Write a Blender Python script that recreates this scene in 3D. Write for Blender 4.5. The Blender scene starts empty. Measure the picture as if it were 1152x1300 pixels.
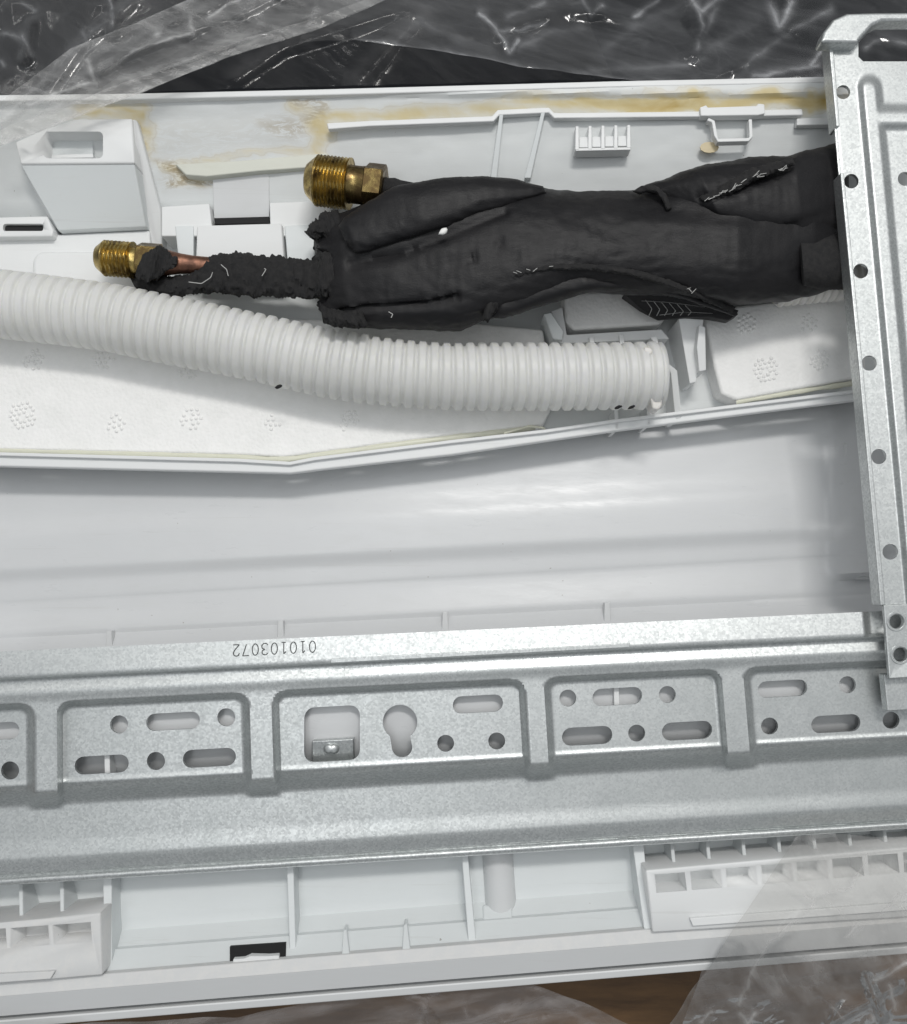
import bpy, bmesh, math, random
import numpy as np
from mathutils import Vector, Matrix, noise as mn
from mathutils.geometry import delaunay_2d_cdt
R = math.radians
rng = random.Random(7)
sc = bpy.context.scene
COL = sc.collection

# ------------------------------------------------------------------ camera
U = 0.00027                      # metres per photograph pixel on the reference plane
F = 1150.0; D = 1150.0; T = R(5)
CY, CZ = -D*math.sin(T), D*math.cos(T)
cam = bpy.data.cameras.new('camera'); camo = bpy.data.objects.new('camera', cam); COL.objects.link(camo)
camo.location = (0, CY*U, CZ*U); camo.rotation_euler = (T, 0, 0)
cam.sensor_fit = 'VERTICAL'; cam.sensor_height = 24; cam.lens = 24*F/1300
cam.clip_start = 0.01; cam.clip_end = 50
sc.camera = camo

# ------------------------------------------------------------------ light: indoor, ceiling lamps and added glint lights
w = bpy.data.worlds.new('World'); sc.world = w; w.use_nodes = True
w.node_tree.nodes['Background'].inputs[0].default_value = (0.93, 0.97, 1.0, 1)
_n = w.node_tree; _tc = _n.nodes.new('ShaderNodeTexCoord'); _sp = _n.nodes.new('ShaderNodeSeparateXYZ'); _rp = _n.nodes.new('ShaderNodeMapRange')
_n.links.new(_tc.outputs['Generated'], _sp.inputs[0]); _n.links.new(_sp.outputs[2], _rp.inputs[0])
for _i, _v in ((1, -0.2), (2, 1.0), (3, 0.19), (4, 0.46)): _rp.inputs[_i].default_value = _v
_rp.interpolation_type = 'SMOOTHSTEP'
_n.links.new(_rp.outputs[0], _n.nodes['Background'].inputs[1])     # ceiling brighter than the walls
def area(name, loc, target, sx, sy, power, col=(1, 1, 1)):
    l = bpy.data.lights.new(name, 'AREA'); l.shape = 'RECTANGLE'; l.size = sx; l.size_y = sy; l.energy = power; l.color = col
    o = bpy.data.objects.new(name, l); COL.objects.link(o); o.location = loc
    o.rotation_euler = (Vector(target)-Vector(loc)).to_track_quat('-Z', 'Y').to_euler()
area('ceiling_lamp', (0.13, 0.56, 1.12), (0, 0, 0), 0.34, 0.10, 7.6, (1, 0.98, 0.95))
area('added_glint_light', (0.95, 0.55, 1.45), (0, 0, 0), 0.06, 1.2, 2.2, (1, 0.99, 0.97))  # unseen strip light, added to put glints on film and metal
area('added_glint_light', (-0.85, 1.0, 1.35), (0, 0, 0), 1.2, 0.06, 2.2, (1, 0.99, 0.97))  # second unseen strip added for the same glints
area('second_ceiling_lamp', (-0.25, 0.05, 1.6), (0, 0, 0), 1.2, 0.3, 4.2, (0.97, 0.99, 1))
sc.view_settings.view_transform = 'Standard'; sc.view_settings.look = 'None'
sc.view_settings.exposure = -0.17; sc.view_settings.gamma = 1

# ------------------------------------------------------------------ helpers
def P(px, py, z):
    a = (px-576)/F; b = -(py-650)/F
    dx, dy, dz = a, math.sin(T)+b*math.cos(T), -math.cos(T)+b*math.sin(T)
    t = (z-CZ)/dz
    return (dx*t*U, (CY+dy*t)*U, z*U)
def lerp(a, b, t): return a+(b-a)*t
def ss(a, b, x):
    t = min(1, max(0, (x-a)/(b-a))); return t*t*(3-2*t)
def interp(pts, x):
    if x <= pts[0][0]: return pts[0][1]
    for (x0, y0), (x1, y1) in zip(pts, pts[1:]):
        if x <= x1: return y0+(y1-y0)*(x-x0)/(x1-x0)
    return pts[-1][1]
def resample(pts, n):
    pts = [np.array(p, float) for p in pts]
    d = [0]
    for a, b in zip(pts, pts[1:]): d.append(d[-1]+float(np.linalg.norm((b-a)[:2])))
    out = []
    for i in range(n):
        s = d[-1]*i/(n-1)
        for k in range(len(d)-1):
            if s <= d[k+1] or k == len(d)-2:
                out.append(pts[k]+(pts[k+1]-pts[k])*((s-d[k])/max(1e-9, d[k+1]-d[k]))); break
    return out
def smooth(pts, n, it=2):
    pts = resample(pts, n)
    for _ in range(it):
        pts = [pts[0]]+[(pts[i-1]+2*pts[i]+pts[i+1])/4 for i in range(1, len(pts)-1)]+[pts[-1]]
    return pts
WL = {}                                           # world position of every object made
def thing(name, label, cat, loc, group=None, kind=None):
    o = bpy.data.objects.new(name, None); COL.objects.link(o); o.location = loc; o.empty_display_size = 0.01
    WL[o.name] = Vector(loc); tag(o, label, cat, group, kind); return o
def tag(o, label=None, cat=None, group=None, kind=None):
    for k, v in (('label', label), ('category', cat), ('group', group), ('kind', kind)):
        if v: o[k] = v
    return o
def obj(name, verts, faces, m, parent=None, bevel=0, seg=2, solid=0, angle=35, flat=False, attrs=None, uvs=None):
    me = bpy.data.meshes.new(name)
    v = np.array(verts, float); c = (v.min(0)+v.max(0))/2
    me.from_pydata((v-c).tolist(), [], faces); me.update()
    if attrs:
        for k, arr in attrs.items():
            a = me.attributes.new(k, 'FLOAT', 'POINT'); a.data.foreach_set('value', np.array(arr, np.float32))
    me.materials.append(m)
    o = bpy.data.objects.new(name, me); COL.objects.link(o)
    fix(me, angle, flat)
    WL[o.name] = Vector(c)
    if parent is not None: o.parent = parent; o.location = Vector(c)-WL[parent.name]
    else: o.location = c
    if solid:
        s = o.modifiers.new('s', 'SOLIDIFY'); s.thickness = solid*U; s.offset = -1
    if bevel:
        b = o.modifiers.new('b', 'BEVEL'); b.width = bevel*U; b.segments = seg; b.limit_method = 'ANGLE'; b.angle_limit = R(30); b.harden_normals = True
    return o
def fix(me, angle=35, flat=False):
    bm = bmesh.new(); bm.from_mesh(me); bmesh.ops.recalc_face_normals(bm, faces=bm.faces); bm.to_mesh(me); bm.free()
    if not flat:
        me.polygons.foreach_set('use_smooth', [True]*len(me.polygons)); me.set_sharp_from_angle(angle=R(angle))
def bake(o, angle=35):
    dg = bpy.context.evaluated_depsgraph_get(); dg.update()
    me = bpy.data.meshes.new_from_object(o.evaluated_get(dg)); me.name = o.name
    o.modifiers.clear(); o.data = me
    me.polygons.foreach_set('use_smooth', [True]*len(me.polygons)); me.set_sharp_from_angle(angle=R(angle))
def cut(o, cutters, angle=35, own=False):
    V, Fc = [], []
    for v, f in cutters:
        n = len(V); V += v; Fc += [[i+n for i in q] for q in f]
    me = bpy.data.meshes.new('cutter'); me.from_pydata(V, [], Fc)
    bm = bmesh.new(); bm.from_mesh(me); bmesh.ops.recalc_face_normals(bm, faces=bm.faces); bm.to_mesh(me); bm.free()
    S = Matrix.Scale(1000, 4); off = Matrix.Translation(-WL[o.name]); keep = (o.parent, o.location.copy())
    o.data.transform(S); me.transform(S @ off @ Matrix.Translation((1.3e-6, 2.1e-6, 0)))
    o.parent = None; o.location = (0, 0, 0)
    for q in o.modifiers:
        if q.type == 'BEVEL': q.width *= 1000
    c = bpy.data.objects.new('cutter', me); COL.objects.link(c)
    b = o.modifiers.new('cut', 'BOOLEAN'); b.operation = 'DIFFERENCE'; b.object = c; b.solver = 'EXACT'; b.use_self = own
    bake(o, angle)
    o.data.transform(Matrix.Scale(0.001, 4)); o.parent, o.location = keep
    bpy.data.objects.remove(c); bpy.data.meshes.remove(me)
def prism_vf(outline, z1, z0, z1f=None, taper=None):
    """outline in photograph pixels at height z1 (or a per-point height), walls straight down to z0"""
    n = len(outline); top = []
    for q in outline:
        z = q[2] if len(q) > 2 else z1
        top.append(P(q[0], q[1], z))
    c = np.mean(np.array(top), 0)
    bot = []
    for v in top:
        k = taper if taper else 1
        bot.append((c[0]+(v[0]-c[0])*k, c[1]+(v[1]-c[1])*k, z0*U))
    f = [list(range(n)), list(range(2*n-1, n-1, -1))]+[[i, (i+1) % n, n+(i+1) % n, n+i] for i in range(n)]
    return top+bot, f
def cutter(outline, zs, zlo, zhi, taper=1):
    n = len(outline); t = [P(x, y, zs) for x, y in outline]; c = np.mean(np.array(t), 0)
    V = [(x, y, zhi*U) for x, y, z in t]+[(c[0]+(x-c[0])*taper, c[1]+(y-c[1])*taper, zlo*U) for x, y, z in t]
    return V, [list(range(n)), list(range(2*n-1, n-1, -1))]+[[i, (i+1) % n, n+(i+1) % n, n+i] for i in range(n)]
def prism(name, outline, z1, z0, m, parent=None, bevel=1.5, taper=None, **k):
    v, f = prism_vf(outline, z1, z0, taper=taper)
    return obj(name, v, f, m, parent, bevel=bevel, **k)
def circ(x, y, r, n=24, z=None): return [(x+r*math.cos(2*math.pi*i/n), y+r*math.sin(2*math.pi*i/n)) for i in range(n)]
def slot(x0, x1, cy, h, slope=-0.055, n=10):
    r = h/2; cx = (x0+x1)/2; pts = []
    for i in range(n+1):
        a = -math.pi/2+math.pi*i/n; pts.append((x1-r+r*math.cos(a), r*math.sin(a)))
    for i in range(n+1):
        a = math.pi/2+math.pi*i/n; pts.append((x0+r+r*math.cos(a), r*math.sin(a)))
    return [(x, cy+y+slope*(x-cx)) for x, y in pts]
def rrect(x0, y0, x1, y1, r, slope=0, n=5):
    pts = []
    for cx, cy, a0 in ((x1-r, y0+r, -90), (x1-r, y1-r, 0), (x0+r, y1-r, 90), (x0+r, y0+r, 180)):
        for i in range(n+1):
            a = R(a0+90*i/n); pts.append((cx+r*math.cos(a), cy+r*math.sin(a)))
    mx = (x0+x1)/2
    return [(x, y+slope*(x-mx)) for x, y in pts]
def ribbon(pts, wd, z):                            # flat strip outline along a polyline
    pts = [np.array(p, float) for p in pts]; L, Rr = [], []
    for i, p in enumerate(pts):
        a = pts[max(0, i-1)]; b = pts[min(len(pts)-1, i+1)]
        t = (b-a)[:2]; t = t/max(1e-9, np.linalg.norm(t)); n = np.array((-t[1], t[0]))
        ww = wd[i] if isinstance(wd, (list, tuple)) else wd
        L.append(p[:2]+n*ww/2); Rr.append(p[:2]-n*ww/2)
    return [tuple(q) for q in L]+[tuple(q) for q in reversed(Rr)]
def gridf(nx, ny): return [[j*nx+i, j*nx+i+1, (j+1)*nx+i+1, (j+1)*nx+i] for j in range(ny-1) for i in range(nx-1)]
def loft(name, rows, m, parent, xs, solid=4, **k):
    """rows: list of (y at x=0, slope, z or function of x)"""
    V = []
    for y0, s, z in rows:
        for x in xs: V.append(P(x, (y0(x) if callable(y0) else y0+s*x), z(x) if callable(z) else z))
    return obj(name, V, gridf(len(xs), len(rows)), m, parent, solid=solid, **k)
def rows_smooth(rows, n=4):
    out = []
    for (a, b, c), (d, e, f) in zip(rows, rows[1:]):
        for i in range(n):
            t = i/n; out.append((a+(d-a)*t, b+(e-b)*t, c+(f-c)*t))
    out.append(rows[-1]); arr = np.array(out)
    for _ in range(2): arr[1:-1] = (arr[:-2]+2*arr[1:-1]+arr[2:])/4
    return [tuple(r) for r in arr]
def fbm(x, y, z=0, o=4):
    return mn.fractal(Vector((x, y, z)), 0.6, 2.1, o)
def lobe(name, top, bot, zc, hz, m, parent, ns=60, nt=28, disp=None, e=0.8, it=2, endz=(0.35, 0.35), jag=0):
    """puffy closed body between two silhouette polylines (photograph pixels)"""
    A = smooth(top, ns, it); B = smooth(bot, ns, it); V = []
    for i in range(ns):
        s = i/(ns-1); mid = (A[i]+B[i])/2; half = (A[i]-B[i])/2
        zz = interp(zc, s) if isinstance(zc, list) else zc
        h = interp(hz, s) if isinstance(hz, list) else hz
        cap = min(1, endz[0]+(1-endz[0])*math.sqrt(min(1, s/0.06)), endz[1]+(1-endz[1])*math.sqrt(min(1, (1-s)/0.06)))
        for j in range(nt):
            th = 2*math.pi*j/nt; c_, s_ = math.cos(th), math.sin(th)
            cc = math.copysign(abs(c_)**e, c_); sn = math.copysign(abs(s_)**e, s_)
            k = 1.0; q = mid+half*cc
            dz = 0
            if disp:
                d = disp(q[0], q[1], s, th); k += d/max(8, np.linalg.norm(half)); dz = d*max(0, s_)*0.8
            q = mid+half*cc*k
            if jag: q = q+np.array((jag*(fbm(q[1]/17, s_*1.5, 2, 3)+0.6*s_-0.4)*math.exp(-s/0.035), 0))
            V.append(P(q[0], q[1], zz+h*cap*sn+dz))
    Fc = []
    for i in range(ns-1):
        for j in range(nt):
            j2 = (j+1) % nt; Fc.append([i*nt+j, i*nt+j2, (i+1)*nt+j2, (i+1)*nt+j])
    Fc.append(list(range(nt))); Fc.append([(ns-1)*nt+j for j in reversed(range(nt))])
    return obj(name, V, Fc, m, parent, angle=60)
def frame_at(px, py, z, dx, dy, dz=0):
    o = Vector(P(px, py, z)); a = Vector((dx, -dy, dz)).normalized(); k = (CZ-z)/D*U*math.cos(T)**0
    up = Vector((0, 1, 0)) if abs(a.z) > 0.9 else Vector((0, 0, 1)); b = (up-a*up.dot(a)).normalized(); c = a.cross(b)
    return o, a, b, c, k
def lathe(name, fr, prof, m, parent, n=40, fn=None, angle=40):
    """prof: list of (distance along axis, radius) in pixels"""
    o, a, b, c, k = fr; V = []
    for s, r in prof:
        for j in range(n):
            th = 2*math.pi*j/n; rr = fn(s, r, th) if fn else r
            V.append(tuple(o+a*(s*k)+(b*math.cos(th)+c*math.sin(th))*(rr*k)))
    Fc = [[i*n+j, i*n+(j+1) % n, (i+1)*n+(j+1) % n, (i+1)*n+j] for i in range(len(prof)-1) for j in range(n)]
    Fc += [list(range(n)), [(len(prof)-1)*n+j for j in reversed(range(n))]]
    return obj(name, V, Fc, m, parent, angle=angle)

# ------------------------------------------------------------------ materials
def newmat(name):
    m = bpy.data.materials.new(name); m.use_nodes = True; nt = m.node_tree
    return m, nt, nt.nodes['Principled BSDF'], nt.nodes['Material Output']
def N(nt, t, **k):
    n = nt.nodes.new(t)
    for a, b in k.items():
        if a.startswith('i_'): n.inputs[int(a[2:]) if a[2:].isdigit() else a[2:]].default_value = b
        else: setattr(n, a, b)
    return n
def coords(nt, scale=(1, 1, 1)):
    tc = N(nt, 'ShaderNodeTexCoord'); mp = N(nt, 'ShaderNodeMapping'); mp.inputs['Scale'].default_value = scale
    nt.links.new(tc.outputs['Object'], mp.inputs[0]); return mp.outputs[0]
def tex_noise(nt, v, px, detail=4, rough=0.6, dist=0):
    n = N(nt, 'ShaderNodeTexNoise'); n.inputs['Scale'].default_value = 1/(px*U); n.inputs['Detail'].default_value = detail
    n.inputs['Roughness'].default_value = rough; n.inputs['Distortion'].default_value = dist
    nt.links.new(v, n.inputs['Vector']); return n.outputs[0]
def ramp(nt, f, stops):
    r = N(nt, 'ShaderNodeValToRGB'); e = r.color_ramp.elements
    while len(e) < len(stops): e.new(0.5)
    for q, (p, c) in zip(e, stops):
        q.position = p; q.color = (c, c, c, 1) if isinstance(c, (int, float)) else (*c, 1)
    nt.links.new(f, r.inputs[0]); return r.outputs[0]
def mixc(nt, f, a, b, mode='MIX'):
    n = N(nt, 'ShaderNodeMix', data_type='RGBA', blend_type=mode)
    for s, v in ((0, f), (6, a), (7, b)):
        if isinstance(v, (int, float)): n.inputs[s].default_value = v
        elif isinstance(v, tuple): n.inputs[s].default_value = (*v, 1)
        else: nt.links.new(v, n.inputs[s])
    return n.outputs[2]
def math_(nt, op, a, b=0.0, clamp=False):
    n = N(nt, 'ShaderNodeMath', operation=op, use_clamp=clamp)
    for s, v in ((0, a), (1, b)):
        if isinstance(v, (int, float)): n.inputs[s].default_value = v
        else: nt.links.new(v, n.inputs[s])
    return n.outputs[0]
def bump(nt, b, h, dist_px, strength=1.0, prev=None):
    n = N(nt, 'ShaderNodeBump'); n.inputs['Strength'].default_value = strength; n.inputs['Distance'].default_value = dist_px*U
    nt.links.new(h, n.inputs['Height'])
    if prev: nt.links.new(prev, n.inputs['Normal'])
    nt.links.new(n.outputs[0], b.inputs['Normal']); return n.outputs[0]

def plastic(name, col, rough=0.38, dirt=0.06, stain=False, chalk=0):
    m, nt, b, out = newmat(name); v = coords(nt)
    n1 = tex_noise(nt, v, 140, 5, 0.65); n2 = tex_noise(nt, coords(nt, (0.25, 1, 1)), 14, 4, 0.7)
    c = mixc(nt, ramp(nt, n1, [(0.35, 0), (0.75, dirt*4)]), col, tuple(x*0.86 for x in col))
    c = mixc(nt, ramp(nt, n2, [(0.52, 0), (0.8, dirt*3)]), c, tuple(x*y for x, y in zip(col, (0.86, 0.85, 0.81))))
    sp = tex_noise(nt, v, 9, 2, 0.5)                 # scattered specks of grime
    c = mixc(nt, ramp(nt, sp, [(0.775, 0), (0.81, 0.6)]), c, (0.22, 0.19, 0.15))
    scr = tex_noise(nt, coords(nt, (0.04, 1.8, 1)), 13, 3, 0.75, 0.4)
    c = mixc(nt, ramp(nt, scr, [(0.64, 0), (0.70, 0.16)]), c, (0.50, 0.49, 0.47))
    if chalk:
        ch = tex_noise(nt, v, 26, 6, 0.75, 0.6); c = mixc(nt, ramp(nt, ch, [(0.45, 0), (0.62, chalk)]), c, (0.72, 0.71, 0.69))
    rr = ramp(nt, n2, [(0.3, rough), (0.75, rough+0.16)])
    if stain:
        a = N(nt, 'ShaderNodeAttribute', attribute_name='stain'); a2 = N(nt, 'ShaderNodeAttribute', attribute_name='grime')
        nz = tex_noise(nt, coords(nt, (0.4, 1, 1)), 34, 4, 0.55, 0.8)
        f = math_(nt, 'MULTIPLY', a.outputs['Fac'], ramp(nt, nz, [(0.30, 0.45), (0.62, 1.0)]))
        c = mixc(nt, ramp(nt, f, [(0.03, 0), (0.45, 0.85), (1, 0.97)]), c, ramp_col(nt, f))
        c = mixc(nt, ramp(nt, math_(nt, 'ADD', f, math_(nt, 'MULTIPLY', n2, 0.1)), [(0.17, 0), (0.21, 0.2), (0.25, 0)]), c, (0.42, 0.32, 0.16))
        nz2 = tex_noise(nt, coords(nt, (0.35, 1.2, 1)), 12, 6, 0.75, 2.0)
        f2 = math_(nt, 'MULTIPLY', a2.outputs['Fac'], ramp(nt, nz2, [(0.44, 0), (0.52, 1)]))
        c = mixc(nt, f2, c, (0.34, 0.27, 0.16))
    nt.links.new(c, b.inputs['Base Color']); nt.links.new(rr, b.inputs['Roughness'])
    b.inputs['Specular IOR Level'].default_value = 0.45
    bump(nt, b, n2, 0.6, 0.25)
    return m
def ramp_col(nt, f):
    return ramp(nt, f, [(0.0, (0.66, 0.62, 0.50)), (0.5, (0.61, 0.50, 0.24)), (1.0, (0.48, 0.34, 0.10))])
M_white = plastic('white_plastic', (0.73, 0.76, 0.765))
M_bright = plastic('bright_white_plastic', (0.78, 0.79, 0.79), 0.42, 0.04)
M_grey = plastic('grey_white_plastic', (0.66, 0.67, 0.675), 0.30, 0.05)
M_duct = plastic('glossy_duct_plastic', (0.65, 0.66, 0.67), 0.26, 0.06)
M_chalk = plastic('scuffed_white_plastic', (0.66, 0.665, 0.665), 0.5, 0.05, chalk=0.5)
M_stain = plastic('stained_white_plastic', (0.68, 0.70, 0.70), 0.4, 0.06, stain=True)
M_glue = plastic('yellowed_glue', (0.66, 0.66, 0.55), 0.22, 0.03)
M_ribp = plastic('aged_plastic', (0.64, 0.65, 0.58), 0.35, 0.16)

def steel(name):
    m, nt, b, out = newmat(name); v = coords(nt)
    vo = N(nt, 'ShaderNodeTexVoronoi'); vo.inputs['Scale'].default_value = 1/(2.3*U); nt.links.new(v, vo.inputs['Vector'])
    sep = N(nt, 'ShaderNodeSeparateColor'); nt.links.new(vo.outputs['Color'], sep.inputs[0])
    n1 = tex_noise(nt, v, 3.2, 3, 0.7); n2 = tex_noise(nt, v, 90, 5, 0.6)
    mix = math_(nt, 'ADD', math_(nt, 'MULTIPLY', sep.outputs[0], 0.55), math_(nt, 'MULTIPLY', n1, 0.45))
    c = ramp(nt, mix, [(0.2, (0.49, 0.51, 0.512)), (0.5, (0.585, 0.605, 0.605)), (0.8, (0.68, 0.70, 0.695))])
    c = mixc(nt, ramp(nt, n2, [(0.4, 0), (0.7, 0.35)]), c, (0.50, 0.53, 0.525))
    sc1 = tex_noise(nt, coords(nt, (0.05, 1.6, 1)), 16, 3, 0.8, 0.3); sm1 = tex_noise(nt, v, 55, 6, 0.7, 0.8)
    c = mixc(nt, ramp(nt, sc1, [(0.66, 0), (0.74, 0.35)]), c, (0.80, 0.82, 0.81))
    c = mixc(nt, ramp(nt, sm1, [(0.58, 0), (0.78, 0.28)]), c, (0.42, 0.435, 0.435))
    nt.links.new(c, b.inputs['Base Color']); b.inputs['Metallic'].default_value = 0.85
    nt.links.new(math_(nt, 'ADD', ramp(nt, mix, [(0.1, 0.46), (0.9, 0.33)]), ramp(nt, sm1, [(0.3, 0.0), (0.8, 0.14)])), b.inputs['Roughness'])
    bump(nt, b, mix, 0.25, 0.15)
    return m
M_steel = steel('galvanised_steel')
def simple(name, col, rough, metal=0, n=None, bm=None, **k):
    m, nt, b, out = newmat(name); b.inputs['Base Color'].default_value = (*col, 1); b.inputs['Roughness'].default_value = rough; b.inputs['Metallic'].default_value = metal
    for a, x in k.items(): b.inputs[a.replace('_', ' ')].default_value = x
    if n:
        nz = tex_noise(nt, coords(nt, n[3] if len(n) > 3 else (1, 1, 1)), n[0], 5, 0.65)
        nt.links.new(mixc(nt, ramp(nt, nz, [(0.35, 0), (0.7, 1)]), col, n[1]), b.inputs['Base Color'])
        if n[2]: bump(nt, b, nz, n[2], 0.6)
    return m
M_ink = simple('print_ink', (0.06, 0.065, 0.065), 0.6)
M_dark = simple('dark_cavity', (0.01, 0.01, 0.011), 0.8)
M_char = simple('torn_black_foam', (0.010, 0.010, 0.011), 0.9, 0, (7, (0.022, 0.021, 0.021), 3.0))
M_brown = simple('brown_board', (0.16, 0.085, 0.032), 0.55, 0, (60, (0.07, 0.035, 0.013), 1, (0.4, 2.2, 1)))
M_black = simple('black_floor', (0.006, 0.007, 0.009), 0.7, 0, (120, (0.010, 0.011, 0.014), 0.5), Specular_IOR_Level=0.1)
M_copper = simple('copper', (0.30, 0.15, 0.10), 0.42, 0.85, (12, (0.08, 0.045, 0.035), 0.5))
M_glass_thread = simple('pale_fibre', (0.46, 0.46, 0.45), 0.4)
M_crumb = simple('white_crumb', (0.85, 0.85, 0.83), 0.6)

def brass(name, tar):
    m, nt, b, out = newmat(name); v = coords(nt)
    n1 = tex_noise(nt, v, 18, 5, 0.7, 0.5)
    c = mixc(nt, ramp(nt, n1, [(0.40-tar, 0), (0.62-tar*0.4, 1)]), (0.54, 0.41, 0.155), (0.12, 0.08, 0.035))
    nt.links.new(c, b.inputs['Base Color']); b.inputs['Metallic'].default_value = 0.95
    nt.links.new(ramp(nt, n1, [(0.3, 0.2), (0.7, 0.5)]), b.inputs['Roughness']); bump(nt, b, n1, 0.6, 0.4)
    return m
M_brass = brass('brass', -0.05); M_tarn = brass('tarnished_brass', 0.28)

def foam_black():
    m, nt, b, out = newmat('black_rubber_foam')
    n1 = tex_noise(nt, coords(nt, (0.5, 1.2, 1)), 8, 6, 0.72, 1.6); n2 = tex_noise(nt, coords(nt), 70, 4, 0.6)
    nt.links.new(mixc(nt, ramp(nt, n2, [(0.35, 0), (0.7, 1)]), (0.007, 0.0068, 0.008), (0.0125, 0.0118, 0.013)), b.inputs['Base Color'])
    nt.links.new(ramp(nt, n2, [(0.3, 0.46), (0.7, 0.58)]), b.inputs['Roughness'])
    b.inputs['Specular IOR Level'].default_value = 0.32
    b.inputs['Sheen Weight'].default_value = 0.03; b.inputs['Sheen Roughness'].default_value = 0.5
    p = bump(nt, b, n1, 1.4, 0.38); return m
M_foam = foam_black()
def styro():
    m, nt, b, out = newmat('polystyrene_foam'); v = coords(nt)
    vo = N(nt, 'ShaderNodeTexVoronoi'); vo.inputs['Scale'].default_value = 1/(5.0*U); nt.links.new(v, vo.inputs['Vector'])
    n1 = tex_noise(nt, v, 30, 5, 0.7)
    nt.links.new(mixc(nt, ramp(nt, n1, [(0.3, 0), (0.75, 1)]), (0.90, 0.895, 0.885), (0.83, 0.83, 0.815)), b.inputs['Base Color'])
    b.inputs['Roughness'].default_value = 0.6
    b.inputs['Subsurface Weight'].default_value = 0.15; b.inputs['Subsurface Radius'].default_value = (0.002, 0.002, 0.002)
    inv = math_(nt, 'SUBTRACT', 1.0, vo.outputs['Distance'])
    hgt = math_(nt, 'ADD', math_(nt, 'MULTIPLY', inv, math_(nt, 'ADD', n1, 0.1)), math_(nt, 'MULTIPLY', n1, 1.2))
    bump(nt, b, hgt, 1.6, 0.5); return m
M_styro = styro()
def hose_mat(name, col, tl=0.45, al=0.0):
    m, nt, b, out = newmat(name); v = coords(nt)
    n1 = tex_noise(nt, v, 60, 4, 0.6)
    c = mixc(nt, ramp(nt, n1, [(0.35, 0), (0.7, 1)]), col, tuple(x*0.93 for x in col))
    nt.links.new(c, b.inputs['Base Color']); b.inputs['Roughness'].default_value = 0.4; b.inputs['Subsurface Weight'].default_value = 0.85; b.inputs['Subsurface Radius'].default_value = (0.009, 0.009, 0.008); b.inputs['Specular IOR Level'].default_value = 0.5
    t = N(nt, 'ShaderNodeBsdfTranslucent'); nt.links.new(c, t.inputs[0])
    tr = N(nt, 'ShaderNodeBsdfTransparent')
    mx = N(nt, 'ShaderNodeMixShader'); mx.inputs[0].default_value = tl; nt.links.new(b.outputs[0], mx.inputs[1]); nt.links.new(t.outputs[0], mx.inputs[2])
    m2 = N(nt, 'ShaderNodeMixShader'); m2.inputs[0].default_value = al; nt.links.new(mx.outputs[0], m2.inputs[1]); nt.links.new(tr.outputs[0], m2.inputs[2])
    nt.links.new(m2.outputs[0], out.inputs[0]); return m
M_hose = hose_mat('translucent_hose', (0.94, 0.94, 0.92), 0.34, 0.05)
M_hose2 = hose_mat('white_hose', (0.82, 0.80, 0.77), 0.15)
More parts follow.
